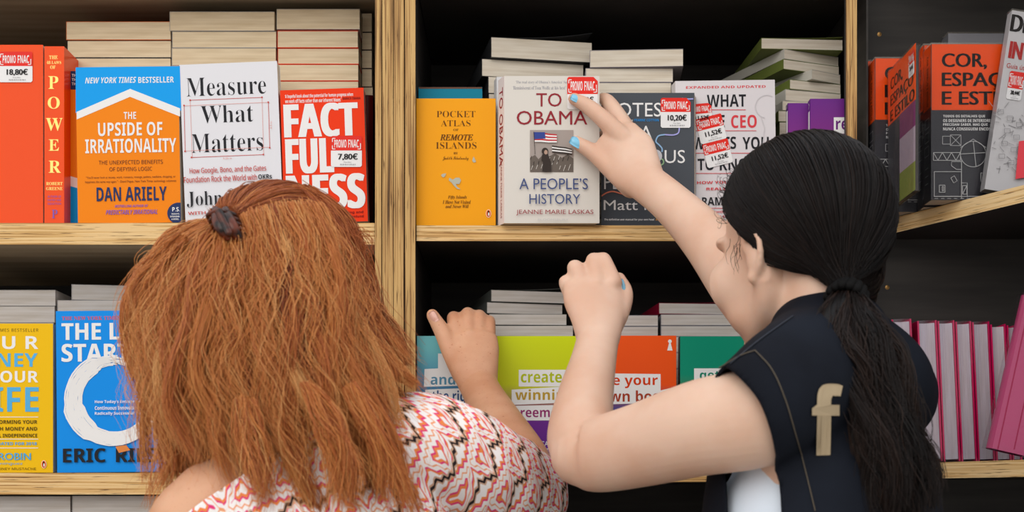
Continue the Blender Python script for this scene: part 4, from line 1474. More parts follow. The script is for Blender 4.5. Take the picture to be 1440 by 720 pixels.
# left arm, raised fist
el = W(818, 640, 1.515)
wr = W(841, 476, 1.655)
f2.tube([sl + sd * 0.01, W(1050, 590, 1.41), W(985, 602, 1.43), W(905, 625, 1.475), W(840, 640, 1.508), el], [0.050, 0.0505, 0.0485, 0.044, 0.040, 0.034], wdir=(0, 0, 1))
f2.tube([W(822, 646, 1.513), W(816, 615, 1.53), W(823, 560, 1.575), W(834, 510, 1.62), wr], [0.031, 0.036, 0.0315, 0.0265, 0.0245], [0.031, 0.035, 0.030, 0.023, 0.0195], wdir=(1, 0, 0))
f2.ell(W(812, 652, 1.525), (0.022, 0.022, 0.022))
# palm and fingers of the fist
f2.tube([wr, W(840, 448, 1.672), W(836, 425, 1.690), W(833, 404, 1.708)], [0.026, 0.032, 0.037, 0.036], [0.019, 0.018, 0.017, 0.014], wdir=(1, 0.1, 0))
for q, r in (([(862, 398, 1.706), (848, 367, 1.728), (852, 376, 1.765), (853, 405, 1.762)], (0.0115, 0.0108, 0.0095, 0.008)),
             ([(840, 400, 1.704), (836, 368, 1.730), (833, 378, 1.768), (834, 408, 1.765)], (0.0115, 0.0108, 0.0095, 0.008)),
             ([(821, 405, 1.704), (809, 377, 1.726), (812, 388, 1.762), (818, 415, 1.757)], (0.0112, 0.0105, 0.009, 0.008)),
             ([(806, 420, 1.702), (796, 397, 1.722), (800, 408, 1.752), (806, 428, 1.748)], (0.0102, 0.0095, 0.0085, 0.0075)),
             ([(858, 462, 1.672), (872, 436, 1.692), (878, 412, 1.718), (870, 392, 1.738)], (0.0145, 0.0125, 0.0108, 0.0085))):
    f2.tube(q, r, n=14)
for kx, ky, kY in ((858, 404, 1.697), (839, 404, 1.695), (821, 410, 1.696), (807, 423, 1.697)):
    f2.ell(W(kx, ky, kY), (0.0095, 0.008, 0.0095))
# right arm, reaching up across to the book
er = W(1062, 428, 1.745)
wr2 = W(907, 256, 1.885)
f2.tube([sr - sd * 0.03, sr + Vector((-0.02, 0.03, 0.0)), (sr + er) / 2 + Vector((0.01, 0.02, 0.0)), er], [0.048, 0.047, 0.043, 0.039])
f2.tube([W(1066, 436, 1.742), W(1040, 398, 1.765), W(995, 338, 1.81), W(945, 287, 1.85), wr2], [0.037, 0.0385, 0.0335, 0.0275, 0.0265], [0.037, 0.036, 0.031, 0.024, 0.020], wdir=(0.75, 0, 0.66))
f2.tube([wr2, W(893, 237, 1.905), W(880, 215, 1.925), W(867, 190, 1.937)], [0.028, 0.036, 0.040, 0.031], [0.020, 0.018, 0.016, 0.0115], wdir=(0.70, 0.0, 0.66))
for q, r in (([(878, 196, 1.928), (849, 168, 1.934), (826, 149, 1.946), (807, 139, 1.9525)], (0.0145, 0.0122, 0.0106, 0.0085)),
             ([(892, 200, 1.938), (868, 162, 1.960), (853, 141, 1.980), (842, 138, 1.9885)], (0.0135, 0.0122, 0.0098, 0.0064)),
             ([(884, 215, 1.944), (862, 196, 1.966), (851, 190, 1.982), (843, 192, 1.9885)], (0.0115, 0.010, 0.0085, 0.0062)),
             ([(893, 238, 1.940), (870, 222, 1.962), (856, 212, 1.979), (848, 208, 1.987)], (0.0108, 0.0092, 0.008, 0.0065)),
             ([(888, 262, 1.905), (862, 240, 1.921), (836, 216, 1.940), (810, 200, 1.9485)], (0.0165, 0.0135, 0.0118, 0.0092))):
    f2.tube(q, r, n=14)
hips2 = [hip2 - sd * 0.085 + Vector((0, 0, -0.04)), hip2 + sd * 0.085 + Vector((0, 0, -0.04))]
feet2 = [Vector((hips2[0].x - 0.01, hips2[0].y + 0.0, 0.0)), Vector((hips2[1].x + 0.02, hips2[1].y + 0.0, 0.0))]
legs(f2, hips2, feet2)
body2 = f2.fuse('body', SKIN2, w2, voxel=0.0024, smooth=7)
def ease(o, P, R, k, its=60):
    me = o.data; co = mesh_np(me); mw = np.array(o.matrix_world); wc = co @ mw[:3, :3].T + mw[:3, 3]
    lc = (wc - np.asarray(P(0, 0, 0))) @ R / k
    ax = np.abs(lc[:, 0])
    msk = (lc[:, 2] < 0.012) & (lc[:, 2] > -0.135) & (lc[:, 1] > -0.045) & (lc[:, 1] < 0.074) & (ax < 0.085) & ~((ax > 0.0655) & (lc[:, 1] < 0.014) & (lc[:, 1] > -0.03) & (lc[:, 2] > -0.052)) & (ax > 0.018)
    e_ = np.empty(len(me.edges) * 2, np.int32); me.edges.foreach_get('vertices', e_); e_ = e_.reshape(-1, 2)
    e_ = e_[msk[e_[:, 0]] | msk[e_[:, 1]]]
    deg = np.zeros(len(co)); np.add.at(deg, e_[:, 0], 1); np.add.at(deg, e_[:, 1], 1)
    for _ in range(its):
        acc = np.zeros_like(co); np.add.at(acc, e_[:, 0], co[e_[:, 1]]); np.add.at(acc, e_[:, 1], co[e_[:, 0]])
        co[msk] = co[msk] * 0.4 + 0.6 * acc[msk] / deg[msk][:, None]
    set_np(me, co)


ease(body2, P2, R2, 1.04)
eyes(P2, R2, 1.04, w2)
bv2 = bvh_of(body2)
BLUEN = '7CC4E4'
for (ax, ay), (bx, by), Y, wd, ln in (((826, 148), (807, 138), 1.95, 0.0050, 0.0062), ((834, 214), (808, 199), 1.945, 0.0070, 0.0090)):
    px, py = ax + (bx - ax) * 0.88, ay + (by - ay) * 0.88 - 1.5
    p, nrm = project(bv2, px, py, 0.0010)
    if p is not None:
        nail(w2, p, W(bx, by, Y) - W(ax, ay, Y), nrm * 0.7 + Vector((0, -0.5, 0.35)), wd, ln, BLUEN)
p, nrm = project(bv2, 878, 402, 0.0008)
if p is not None:
    nail(w2, p, Vector((-0.1, 0.5, 0.8)), Vector((0.9, -0.4, 0.1)), 0.0055, 0.009, BLUEN)

# vest and the pale undershirt
DENIM = mat('dark navy denim', '1B1F2A', 0.8, 0.1)
t_ = N(DENIM, 'ShaderNodeTexCoord'); nz = N(DENIM, 'ShaderNodeTexNoise', Scale=700.0, Detail=2.0); nz2 = N(DENIM, 'ShaderNodeTexNoise', Scale=9.0, Detail=4.0)
L(DENIM, t_.outputs['Object'], nz.inputs['Vector']); L(DENIM, t_.outputs['Object'], nz2.inputs['Vector'])
r_ = ramp(DENIM, [(0.3, '11131A'), (0.7, '1B1F28')]); L(DENIM, nz2.outputs['Fac'], r_.inputs[0]); L(DENIM, r_.outputs[0], bsdf(DENIM).inputs['Base Color'])
bump(DENIM, nz.outputs['Fac'], 0.35, 0.0006)
from mathutils import noise as mnoise
bw = Vector((sd.y, -sd.x, 0)).normalized()           # out of her back
if bw.y > 0: bw = -bw


fw = -bw * 0.018


def vest_shape(grow):
    f = Flesh()
    f.tube([cc + Vector((0, 0, 0.016)), cc + fw + Vector((0, 0, -0.05)), cc + fw + Vector((0, 0.0, -0.12)), cc + fw + Vector((0, 0.005, -0.22)), cc + fw + Vector((0.0, 0.01, -0.34)), hip2 + Vector((0, 0, 0.06))],
           [0.112 + grow, 0.132 + grow, 0.146 + grow, 0.158 + grow, 0.164 + grow, 0.176 + grow], [0.066 + grow, 0.094 + grow, 0.110 + grow, 0.116 + grow, 0.114 + grow, 0.118 + grow], wdir=wd2, n=40)
    f.tube([sl - sd * 0.012 + Vector((-0.006, 0, 0.004)), sl + sd * 0.045 + Vector((0, 0, 0.022)), nb + Vector((0, 0, -0.010)), sr - sd * 0.06 + Vector((0, 0, 0.018)), sr - sd * 0.01], [0.048 + grow, 0.058 + grow, 0.066 + grow, 0.058 + grow, 0.048 + grow],
           [0.046 + grow, 0.058 + grow, 0.066 + grow, 0.058 + grow, 0.048 + grow], wdir=(0, 0, 1), n=30)
    f.tube([nb + Vector((0, 0, -0.02)), nb * 0.80 + neck0 * 0.20], [0.070 + grow, 0.058 + grow])
    return f


vest = vest_shape(0.009).fuse('denim_vest', DENIM, w2, voxel=0.0045, smooth=16)
co = mesh_np(vest.data)
import bmesh
nrm_ = np.empty(len(vest.data.vertices) * 3); vest.data.vertices.foreach_get('normal', nrm_); nrm_ = nrm_.reshape(-1, 3)
dsp = np.array([mnoise.noise(Vector((p[0] * 14, p[1] * 14, p[2] * 7))) for p in co])
set_np(vest.data, co + nrm_ * (dsp * 0.0035)[:, None])
bvv = bvh_of(vest)
# the armhole of the raised left arm
HOLE = [(1012, 512), (1026, 517), (1050, 540), (1071, 567), (1083, 600), (1091, 640), (1097, 690), (1100, 770), (1022, 800), (1020, 690), (1014, 640), (960, 640), (960, 520)]


def inside(px, py, poly):
    c = False
    for (x0, y0), (x1, y1) in zip(poly, poly[1:] + poly[:1]):
        if (y0 > py) != (y1 > py) and px < (x1 - x0) * (py - y0) / (y1 - y0) + x0:
            c = not c
    return c


bm = bmesh.new(); bm.from_mesh(vest.data); bm.transform(vest.matrix_world)
kill = []
for f in bm.faces:
    p = f.calc_center_median()
    if p.y < cc.y + 0.02 and f.normal.dot(p - Vector((0, 0, ZC))) < 0 and inside(720 + p.x / p.y * F, HZ - (p.z - ZC) / p.y * F, HOLE):
        kill.append(f)
bmesh.ops.delete(bm, geom=kill, context='FACES')
for _ in range(30):
    new = {}
    for v in bm.verts:
        if v.is_boundary:
            nb_ = [e.other_vert(v) for e in v.link_edges if e.is_boundary]
            if len(nb_) == 2: new[v] = v.co * 0.5 + (nb_[0].co + nb_[1].co) * 0.25
    for v, q in new.items(): v.co = q
bm.transform(vest.matrix_world.inverted()); bm.to_mesh(vest.data); bm.free()
so = vest.modifiers.new('cloth', 'SOLIDIFY'); so.thickness = 0.003; so.offset = -1
SHIRT = mat('pale blue cotton', 'DCE6F2', 0.8, 0.15)
fs = Flesh()
fs.tube([cc + fw + Vector((0, 0, -0.075)), cc + fw + Vector((0, 0.0, -0.12)), cc + fw + Vector((0, 0.005, -0.22)), cc + fw + Vector((0.0, 0.01, -0.34)), hip2 + Vector((0, 0, 0.06))],
        [0.126, 0.143, 0.156, 0.161, 0.173], [0.080, 0.107, 0.114, 0.112, 0.116], wdir=wd2, n=40)
shirt = fs.fuse('undershirt', SHIRT, w2, voxel=0.005, smooth=6)
fq_ = Flesh()
cpt = nb * 0.77 + neck0 * 0.23
fq_.tube([nb, cpt], [0.066, 0.060], n=30)
fq_.fuse('shirt_collar', SHIRT, w2, voxel=0.0035, smooth=6)
trousers(hips2, feet2, '20222A', w2, 0.12)

STITCH = mat('tan stitching', '5A5145', 0.7, 0.2)


def on_vest(pts, wd, name, m, off=0.0012):
    C = catmull([np.array(p, float) for p in pts], 10)
    P = []
    for x, y in C:
        p, n_ = project(bvv, x, y, off)
        if p is not None: P.append(p)
    if len(P) < 3: return
    f = Flesh(); f.tube(P, wd, n=8, sub=1)
    b = MB(); b.add(m, f.v, f.f, True)
    return child(b.build(name, None), w2)


on_vest([(1062, 494), (1085, 520), (1103, 560), (1118, 610), (1132, 660), (1146, 718)], 0.0006, 'seam', STITCH)
on_vest([(1010, 520), (1040, 502), (1062, 494)], 0.0006, 'seam', STITCH)
on_vest([(1028, 512), (1070, 478), (1115, 446)], 0.0008, 'seam', mat('dark seam', '2C303A', 0.8))
# the big lettering across her back
BEI = mat('beige print', 'B5A183', 0.7, 0.2)


def back_letter(mb, s_, st, x0, y0, x1, y1, bold):
    v, f, _ = glyphs(s_, st)
    for d in (0, bold, -bold):
        pts, ok = [], True
        for a, b in v:
            p, n_ = project(bvv, x0 + a * (x1 - x0) + d, y1 - b * (y1 - y0), 0.0016 + 0.0002 * (d != 0) + 0.0001 * (d > 0))
            if p is None: ok = False; break
            pts.append(p)
        if ok:
            mb.add(BEI, pts, f)


for ch, x0, y0, x1, y1 in (('f', 1143, 540, 1180, 641), ('c', 1266, 538, 1312, 612)):
    lt = MB()
    back_letter(lt, ch, 'B', x0, y0, x1, y1, 3)
    if lt.v:
        child(lt.build('letter', None), w2)['label'] = 'large beige letter on the vest back'

# black hair: smooth over the skull, tied low, wavy tail
HAIR2 = hair_mat('black brown hair', [(0.0, '0B0808'), (0.5, '17100E'), (0.85, '2A1D18'), (1.0, '35261F')], 0.45, 0.22)
tie = W(1192, 420, 1.480)
hr = np.array([0.0895, 0.1065, 0.0985])
hc = np.asarray(P2(0, -0.010, 0.020))


def scalp(d, lift=0.0):
    d = d / np.linalg.norm(d)
    rad = 1.0 / np.sqrt(((d / hr) ** 2).sum(-1))
    return hc + R2 @ (d * (rad + lift))


tl = R2.T @ (np.asarray(tie) - hc); tdir = tl / np.linalg.norm(tl); tlen = np.linalg.norm(tl)
r2 = np.random.default_rng(11)
ns = 14000
lin_ = []
for i in range(ns):
    a = r2.uniform(-math.pi, math.pi)
    # the hairline: a tilted ring round the face, down before the ears and along the nape
    ang = math.radians(62 + r2.normal(0, 2.2)) if abs(a) < 1.2 else math.radians(62 + 30 * min(1, (abs(a) - 1.2) / 0.8) + r2.normal(0, 2.0))
    ax = np.array([math.sin(ang) * math.sin(a), math.cos(ang), math.sin(ang) * math.cos(a)])
    if abs(a) > 2.15:
        # nape
        u = r2.uniform(-0.85, 0.95)
        ax = np.array([u, -0.40 - 0.35 * r2.uniform(), -0.72 + 0.30 * abs(u)])
    elif r2.uniform() < 0.45:
        # roots further up, behind the hairline
        q = r2.uniform(0, 0.6)
        ax = ax * (1 - q) + tdir * q
    ax = ax / np.linalg.norm(ax)
    om = math.acos(max(-1, min(1, float(ax.dot(tdir)))))
    K = 18
    pts = []
    lf = r2.uniform(-0.003, 0.001)
    for j in range(K):
        t = j / (K - 1)
        d = (math.sin((1 - t) * om) * ax + math.sin(t * om) * tdir) / max(math.sin(om), 1e-3)
        base_ = scalp(d, lf * min(1, t * 5) - 0.003 * (t < 0.05))
        if t > 0.72:
            e_ = (t - 0.72) / 0.28
            base_ = base_ * (1 - e_ ** 2) + (np.asarray(tie) + r2.normal(0, 0.0045, 3)) * e_ ** 2
        pts.append(base_)
    lin_.append(pts)
lin_ = np.array(lin_)
lin_ += np.cumsum(r2.normal(0, 0.00018, lin_.shape), axis=1)
tone = np.clip(r2.normal(0.35, 0.2, ns), 0, 1)
Va, Fa, Ta = strands(lin_, np.full(ns, 0.00062), tone)
tails = [
    [(1183, 412, 1.475), (1163, 442, 1.452), (1146, 488, 1.435), (1158, 536, 1.428), (1180, 582, 1.422), (1200, 632, 1.42), (1214, 690, 1.42)],
    [(1187, 412, 1.472), (1176, 445, 1.435), (1170, 492, 1.415), (1186, 542, 1.408), (1205, 592, 1.402), (1222, 642, 1.40), (1236, 712, 1.40)],
    [(1191, 412, 1.470), (1192, 448, 1.425), (1198, 496, 1.402), (1214, 548, 1.396), (1228, 600, 1.392), (1244, 655, 1.39), (1258, 722, 1.392)],
    [(1196, 412, 1.472), (1208, 442, 1.43), (1224, 490, 1.408), (1240, 540, 1.402), (1256, 598, 1.398), (1270, 652, 1.398), (1278, 712, 1.40)],
    [(1200, 414, 1.478), (1220, 436, 1.45), (1244, 476, 1.432), (1264, 530, 1.425), (1278, 590, 1.42), (1284, 642, 1.42), (1276, 700, 1.425)],
]
La, wa = comb(tails, 12000, 36, 0.0040, 60, 0.00014, 5, wave=0.0085, wl=0.15, depth=0.045, tipshrink=0.35, cs_=2.4)
Lb, wb_ = comb(tails, 260, 30, 0.008, 200, 0.0006, 6, wave=0.006, wl=0.10, depth=0.02, lo=0, hi=1.0, tipshrink=0.2)
tone_c = np.random.default_rng(2).uniform(0.05, 0.8, 60)
tb = np.clip(tone_c[wa] + r2.normal(0, 0.12, len(La)), 0, 1)
Vb, Fb, Tb = strands(La, np.full(len(La), 0.00065), tb)
Vc, Fc, Tc = strands(Lb, np.full(len(Lb), 0.00045), np.clip(r2.normal(0.6, 0.2, len(Lb)), 0, 1))
nape = [[(1236, 330, 1.585), (1234, 362, 1.565), (1226, 392, 1.53), (1208, 408, 1.495), (1196, 414, 1.478)], [(1240, 350, 1.60), (1236, 380, 1.58), (1226, 404, 1.54), (1208, 416, 1.50), (1196, 418, 1.48)], [(1225, 380, 1.60), (1224, 402, 1.57), (1216, 420, 1.53), (1204, 424, 1.50), (1195, 420, 1.482)]]
Ln, wn = comb(nape, 1500, 18, 0.003, 40, 0.00015, 77, wave=0.001, wl=0.1, depth=0.004, tipshrink=0.4)
Vn, Fn, Tn = strands(Ln, np.full(len(Ln), 0.0007), np.full(len(Ln), 0.25))
# short loose curls at the brow and before the ear
curl = []
for i in range(30):
    a = r2.uniform(-1.6, -0.7)
    ang = math.radians(62)
    d = np.array([math.sin(ang) * math.sin(a), math.cos(ang), math.sin(ang) * math.cos(a)])
    p0 = scalp(d, -0.004)
    out = R2 @ d
    up = np.array([r2.normal(-0.3, 0.6), r2.normal(0, 0.5), r2.normal(-0.2, 0.8)])
    K = 18; ph = r2.uniform(0, 6)
    L0 = r2.uniform(0.006, 0.018)
    curl.append([p0 + out * (0.006 * math.sin(1.6 * t * 2)) + up * L0 * t + 0.005 * t * np.array([math.sin(ph + 7 * t), 0.5 * math.cos(ph + 5 * t), math.cos(ph + 7 * t)]) for t in np.linspace(0, 1, K)])
for i in range(9):
    # tendrils in front of and round the ear
    p0 = np.asarray(P2(-0.074, 0.022 + r2.uniform(-0.010, 0.008), 0.000 + r2.uniform(-0.008, 0.008)))
    K = 18; ph = r2.uniform(0, 6); L0 = r2.uniform(0.015, 0.035)
    curl.append([p0 + np.array([-0.004, -0.008, -L0]) * t + 0.004 * t * np.array([math.sin(ph + 5 * t), 0.5 * math.cos(ph + 6 * t), 0.6 * math.cos(ph + 8 * t)]) for t in np.linspace(0, 1, K)])
curl = np.array(curl)
Vd, Fd, Td = strands(curl, np.full(len(curl), 0.0003), np.full(len(curl), 0.55))
# scalp cap and core of the tail under the strands
fc = Flesh()
fc.ell(Vector(hc + R2 @ np.array([0, -0.004, 0.0])), tuple(hr * np.array([0.925, 0.92, 0.925])), R2, 40, 28)
capv = np.array(fc.v)
loc = (capv - hc) @ R2
dn = loc / np.linalg.norm(loc, axis=1)[:, None]
# pull the front of the cap inside the head so the face stays bare
front = (dn[:, 1] > 0.50 - 0.10 * dn[:, 2]) | (dn[:, 2] < -0.72) | ((dn[:, 2] < -0.42) & (dn[:, 1] > -0.30)) | ((dn[:, 2] < -0.05) & (dn[:, 1] > 0.12))
capv[front] = hc + R2 @ np.array([0, -0.02, 0.0]) + (capv[front] - (hc + R2 @ np.array([0, -0.02, 0.0]))) * 0.70
capf = np.array([f if len(f) == 4 else (*f, f[-1]) for f in fc.f])
ft = Flesh()
ft.tube([tie, W(1183, 445, 1.452), W(1186, 490, 1.435), W(1205, 545, 1.428), W(1228, 610, 1.422), W(1246, 670, 1.42)], [0.012, 0.020, 0.032, 0.040, 0.036, 0.020], [0.012, 0.016, 0.02, 0.02, 0.018, 0.012], wdir=(1, 0, 0))
tf = [f for f in ft.f if len(f) == 4]
oV, oF, oT = [], [], []
n0 = 0
for v_, f_, t__ in ((Va, Fa, Ta), (Vb, Fb, Tb), (Vc, Fc, Tc), (Vd, Fd, Td), (Vn, Fn, Tn), (np.array(ft.v), np.array(tf), np.zeros(len(ft.v)))):
    oV.append(v_); oF.append(f_ + n0); oT.append(t__); n0 += len(v_)
hair2 = np_mesh('hair', np.concatenate(oV), np.concatenate(oF), np.concatenate(oT), HAIR2, w2)
cb_ = MB(); cb_.add(HAIR2, [tuple(p) for p in capv], fc.f, True)
cap2 = cb_.build('hair_roots', None); child(cap2, hair2)
at = cap2.data.attributes.new('tone', 'FLOAT', 'POINT'); at.data.foreach_set('value', np.zeros(len(capv), np.float32))
# scrunched black hair tie
fz = Flesh()
ax_ = (W(1180, 440, 1.45) - W(1205, 395, 1.50)).normalized(); u_ = ax_.cross(Vector((0, 0, 1))).normalized(); v_ = ax_.cross(u_)
for i in range(16):
    a = 2 * math.pi * i / 16
    c_ = tie + (u_ * math.cos(a) + v_ * math.sin(a)) * 0.0165
    fz.tube([c_ - ax_ * 0.007, c_ + ax_ * 0.007 + (u_ * math.cos(a) + v_ * math.sin(a)) * 0.003], 0.0052, n=8, sub=2)
b = MB(); b.add(mat('black hair tie', '0C0B0B', 0.8, 0.15), fz.v, fz.f, True)
child(b.build('hair_tie', None), w2)

# ------------------------------------------------------------------ the red-haired woman
SKIN1 = skin_mat('tanned freckled skin', 'D9A583', 'C98F6C', spots=1.0)
w1 = empty('person', Matrix.Translation((-0.17, 1.5, 0)))
tag(w1, 'person with long frizzy red hair in a zigzag patterned blouse, hand on the teal book', 'person')
f1 = Flesh()
HC1 = W(398, 424, 1.585)
P1, R1 = head(f1, HC1, -32, pitch=14)
sl1 = W(290, 722, 1.46); sr1 = W(596, 632, 1.535)
c1 = (sl1 + sr1) / 2
n01 = P1(0, -0.028, -0.05); nb1 = c1 + Vector((0.0, 0.01, 0.055))
f1.tube([n01, (n01 + nb1) / 2, nb1, nb1 + Vector((0, 0, -0.06))], [0.053, 0.051, 0.058, 0.07])
d1 = (sr1 - sl1).normalized()
f1.tube([sl1 + d1 * 0.01, sl1 + d1 * 0.07 + Vector((0, 0, 0.008)), c1 + Vector((0, 0, 0.022)), sr1 - d1 * 0.01], [0.052, 0.052, 0.064, 0.052], wdir=(0, 0, 1))
dh = Vector((d1.x, d1.y, 0)).normalized()
hip1 = c1 + Vector((0.02, 0.02, -0.46))
f1.tube([c1 + Vector((0, 0, -0.02)), c1 + Vector((0, 0.01, -0.14)), c1 + Vector((0.01, 0.015, -0.29)), hip1], [0.125, 0.145, 0.130, 0.165], [0.07, 0.098, 0.09, 0.11], wdir=tuple(dh), n=28)
f1.tube([sl1 + d1 * 0.01, sl1 + Vector((-0.016, 0.0, -0.03)), sl1 + Vector((-0.035, 0.01, -0.15)), sl1 + Vector((-0.03, 0.04, -0.26))], [0.050, 0.050, 0.045, 0.038])
f1.tube([sl1 + Vector((-0.03, 0.04, -0.26)), sl1 + Vector((0.0, 0.13, -0.33)), sl1 + Vector((0.03, 0.20, -0.36))], [0.037, 0.034, 0.024])
hl = sl1 + Vector((0.03, 0.20, -0.36))
f1.tube([hl, hl + Vector((0.015, 0.05, -0.015)), hl + Vector((0.025, 0.085, -0.03))], [0.027, 0.038, 0.036], [0.018, 0.016, 0.013], wdir=(1, 0, 0))
for i in range(4):
    q = hl + Vector((-0.002 + 0.018 * i, 0.085, -0.03))
    f1.tube([q, q + Vector((0.003, 0.035, -0.02)), q + Vector((0.004, 0.045, -0.048)), q + Vector((0.003, 0.035, -0.065))], (0.010, 0.009, 0.008, 0.007), n=12)
f1.tube([hl + Vector((0.035, 0.03, -0.01)), hl + Vector((0.06, 0.06, -0.012)), hl + Vector((0.07, 0.09, -0.02))], (0.013, 0.011, 0.008), n=12)
e1 = W(742, 676, 1.665)
wr1 = W(672, 540, 1.885)
f1.tube([sr1 - d1 * 0.01, sr1 + Vector((0.012, 0.01, -0.006)), W(672, 655, 1.60), e1], [0.050, 0.050, 0.045, 0.037])
f1.tube([e1, W(728, 645, 1.72), W(700, 594, 1.80), W(682, 560, 1.85), wr1], [0.036, 0.0365, 0.031, 0.0265, 0.0255], [0.036, 0.034, 0.028, 0.022, 0.0185], wdir=(1, 0, 0.35))
f1.tube([wr1, W(667, 515, 1.905), W(664, 494, 1.925), W(664, 476, 1.938)], [0.0265, 0.033, 0.037, 0.035], [0.0185, 0.0175, 0.0155, 0.0125], wdir=(1, 0, 0.1))
for q, r in (([(645, 482, 1.938), (639, 452, 1.960), (638, 448, 1.998), (640, 463, 2.024), (640, 480, 2.026)], (0.0118, 0.0105, 0.0092, 0.0085, 0.0068)),
             ([(660, 478, 1.937), (658, 446, 1.960), (658, 443, 1.999), (659, 460, 2.025), (659, 480, 2.027)], (0.0118, 0.0105, 0.0092, 0.0085, 0.0068)),
             ([(675, 480, 1.937), (674, 449, 1.960), (674, 446, 1.998), (674, 462, 2.025), (674, 480, 2.027)], (0.0112, 0.010, 0.009, 0.0082, 0.0066)),
             ([(687, 488, 1.936), (688, 457, 1.957), (688, 452, 1.992), (688, 464, 2.020), (687, 478, 2.024)], (0.010, 0.0092, 0.0082, 0.0075, 0.006)),
             ([(650, 526, 1.905), (634, 495, 1.925), (622, 467, 1.940), (608, 443, 1.946)], (0.0145, 0.0128, 0.0115, 0.0088))):
    f1.tube(q, r, n=14)
for kx, ky in ((645, 478), (660, 472), (674, 475), (686, 484)):
    f1.ell(W(kx, ky, 1.932), (0.009, 0.0075, 0.009))
hips1 = [hip1 - dh * 0.09 + Vector((0, 0, -0.04)), hip1 + dh * 0.09 + Vector((0, 0, -0.04))]
feet1 = [Vector((hips1[0].x, hips1[0].y, 0.0)), Vector((hips1[1].x + 0.01, hips1[1].y, 0.0))]
legs(f1, hips1, feet1)
body1 = f1.fuse('body', SKIN1, w1, voxel=0.0024, smooth=7)
eyes(P1, R1, 1.0, w1)
bv1 = bvh_of(body1)
p, nrm = project(bv1, 609, 446, 0.0008)
if p is not None:
    nail(w1, p, W(608, 443, 1.946) - W(622, 467, 1.94), nrm * 0.5 + Vector((-0.5, -0.6, 0.2)), 0.0062, 0.0085, 'D9A08C')

# blouse: fitted back, wide elbow sleeve, slipping off the left shoulder
BLOU = mat('zigzag print cotton', 'E9DEDA', 0.85, 0.1)
fb = Flesh()
fb.tube([c1 + Vector((0, 0, 0.010)), c1 + Vector((0, 0, -0.05)), c1 + Vector((0, 0.01, -0.15)), c1 + Vector((0.01, 0.015, -0.30)), hip1 + Vector((0, 0, 0.04))], [0.125, 0.142, 0.160, 0.158, 0.18], [0.070, 0.092, 0.113, 0.113, 0.125], wdir=tuple(dh), n=32)
fb.tube([sl1 + d1 * 0.01, sl1 + d1 * 0.07 + Vector((0, 0, 0.008)), c1 + Vector((0, 0, 0.022)), sr1 - d1 * 0.01], [0.058, 0.059, 0.070, 0.060], wdir=(0, 0, 1), n=28)
fb.tube([sr1 - d1 * 0.05, sr1 + Vector((0.0, 0.005, 0.0)), W(664, 664, 1.585), W(716, 690, 1.645), W(735, 700, 1.665)], [0.060, 0.062, 0.061, 0.056, 0.054], [0.060, 0.062, 0.064, 0.060, 0.058], n=28)
fb.tube([sl1 + Vector((-0.012, 0.0, -0.085)), sl1 + Vector((-0.036, 0.01, -0.16)), sl1 + Vector((-0.038, 0.03, -0.24))], [0.060, 0.060, 0.062])
blouse = fb.fuse('blouse', BLOU, w1, voxel=0.004, smooth=10)
# folds
co = mesh_np(blouse.data)
nrm_ = np.empty(len(co) * 3); blouse.data.vertices.foreach_get('normal', nrm_); nrm_ = nrm_.reshape(-1, 3)
dsp = np.array([mnoise.noise(Vector((p[0] * 22, p[1] * 22, p[2] * 12))) + 0.5 * mnoise.noise(Vector((p[0] * 45, p[1] * 45, p[2] * 30))) for p in co])
co = co + nrm_ * (dsp * 0.0045)[:, None]
set_np(blouse.data, co)
# cut the neckline: a plane through the collar line that leaves the left shoulder bare
import bmesh
bm = bmesh.new(); bm.from_mesh(blouse.data)
pa, pb_ = W(250, 735, 1.42), W(515, 553, 1.45)
along = (pb_ - pa).normalized(); nrmp = along.cross(Vector((0, 1, -0.12))).normalized()
if nrmp.z < 0: nrmp = -nrmp
bmesh.ops.bisect_plane(bm, geom=bm.verts[:] + bm.edges[:] + bm.faces[:], plane_co=pb_, plane_no=nrmp, clear_outer=False)
lim = W(520, 553, 1.45).x
rem = [f for f in bm.faces if (f.calc_center_median() - pb_).dot(nrmp) > 0.0 and f.calc_center_median().x < lim + 0.006]
bmesh.ops.delete(bm, geom=rem, context='FACES')
bm.to_mesh(blouse.data); bm.free()
so = blouse.modifiers.new('cloth', 'SOLIDIFY'); so.thickness = 0.0012; so.offset = -1
me = blouse.data
co = mesh_np(me)
# print coordinates: level rows on the back, turned along the arm on the sleeve
axA = np.asarray((W(735, 700, 1.665) - sr1).normalized())
rel = co - np.asarray(sr1)
tA = rel @ axA
wgt = np.clip((co[:, 0] - (sr1.x - 0.045)) / 0.03, 0, 1)
perp = np.cross(axA, np.array([0, 1.0, 0])); perp /= np.linalg.norm(perp)
pu = np.where(wgt > 0.5, rel @ perp * 1.0 + rel[:, 1] * 0.8, co[:, 0] * 0.94 + 0.34 * co[:, 2])
pv = np.where(wgt > 0.5, tA, co[:, 2] * 0.94 - 0.34 * co[:, 0])
for nm, arr in (('pu', pu), ('pv', pv)):
    a_ = me.attributes.new(nm, 'FLOAT', 'POINT'); a_.data.foreach_set('value', arr.astype(np.float32))
me.polygons.foreach_set('use_smooth', np.ones(len(me.polygons), bool))


def mth(m, op, a, b=None, c=None):
    n = N(m, 'ShaderNodeMath', operation=op)
    for i, q in enumerate((a, b, c)):
        if q is None: continue
        if isinstance(q, (int, float)): n.inputs[i].default_value = q
        else: L(m, q, n.inputs[i])
    return n.outputs[0]


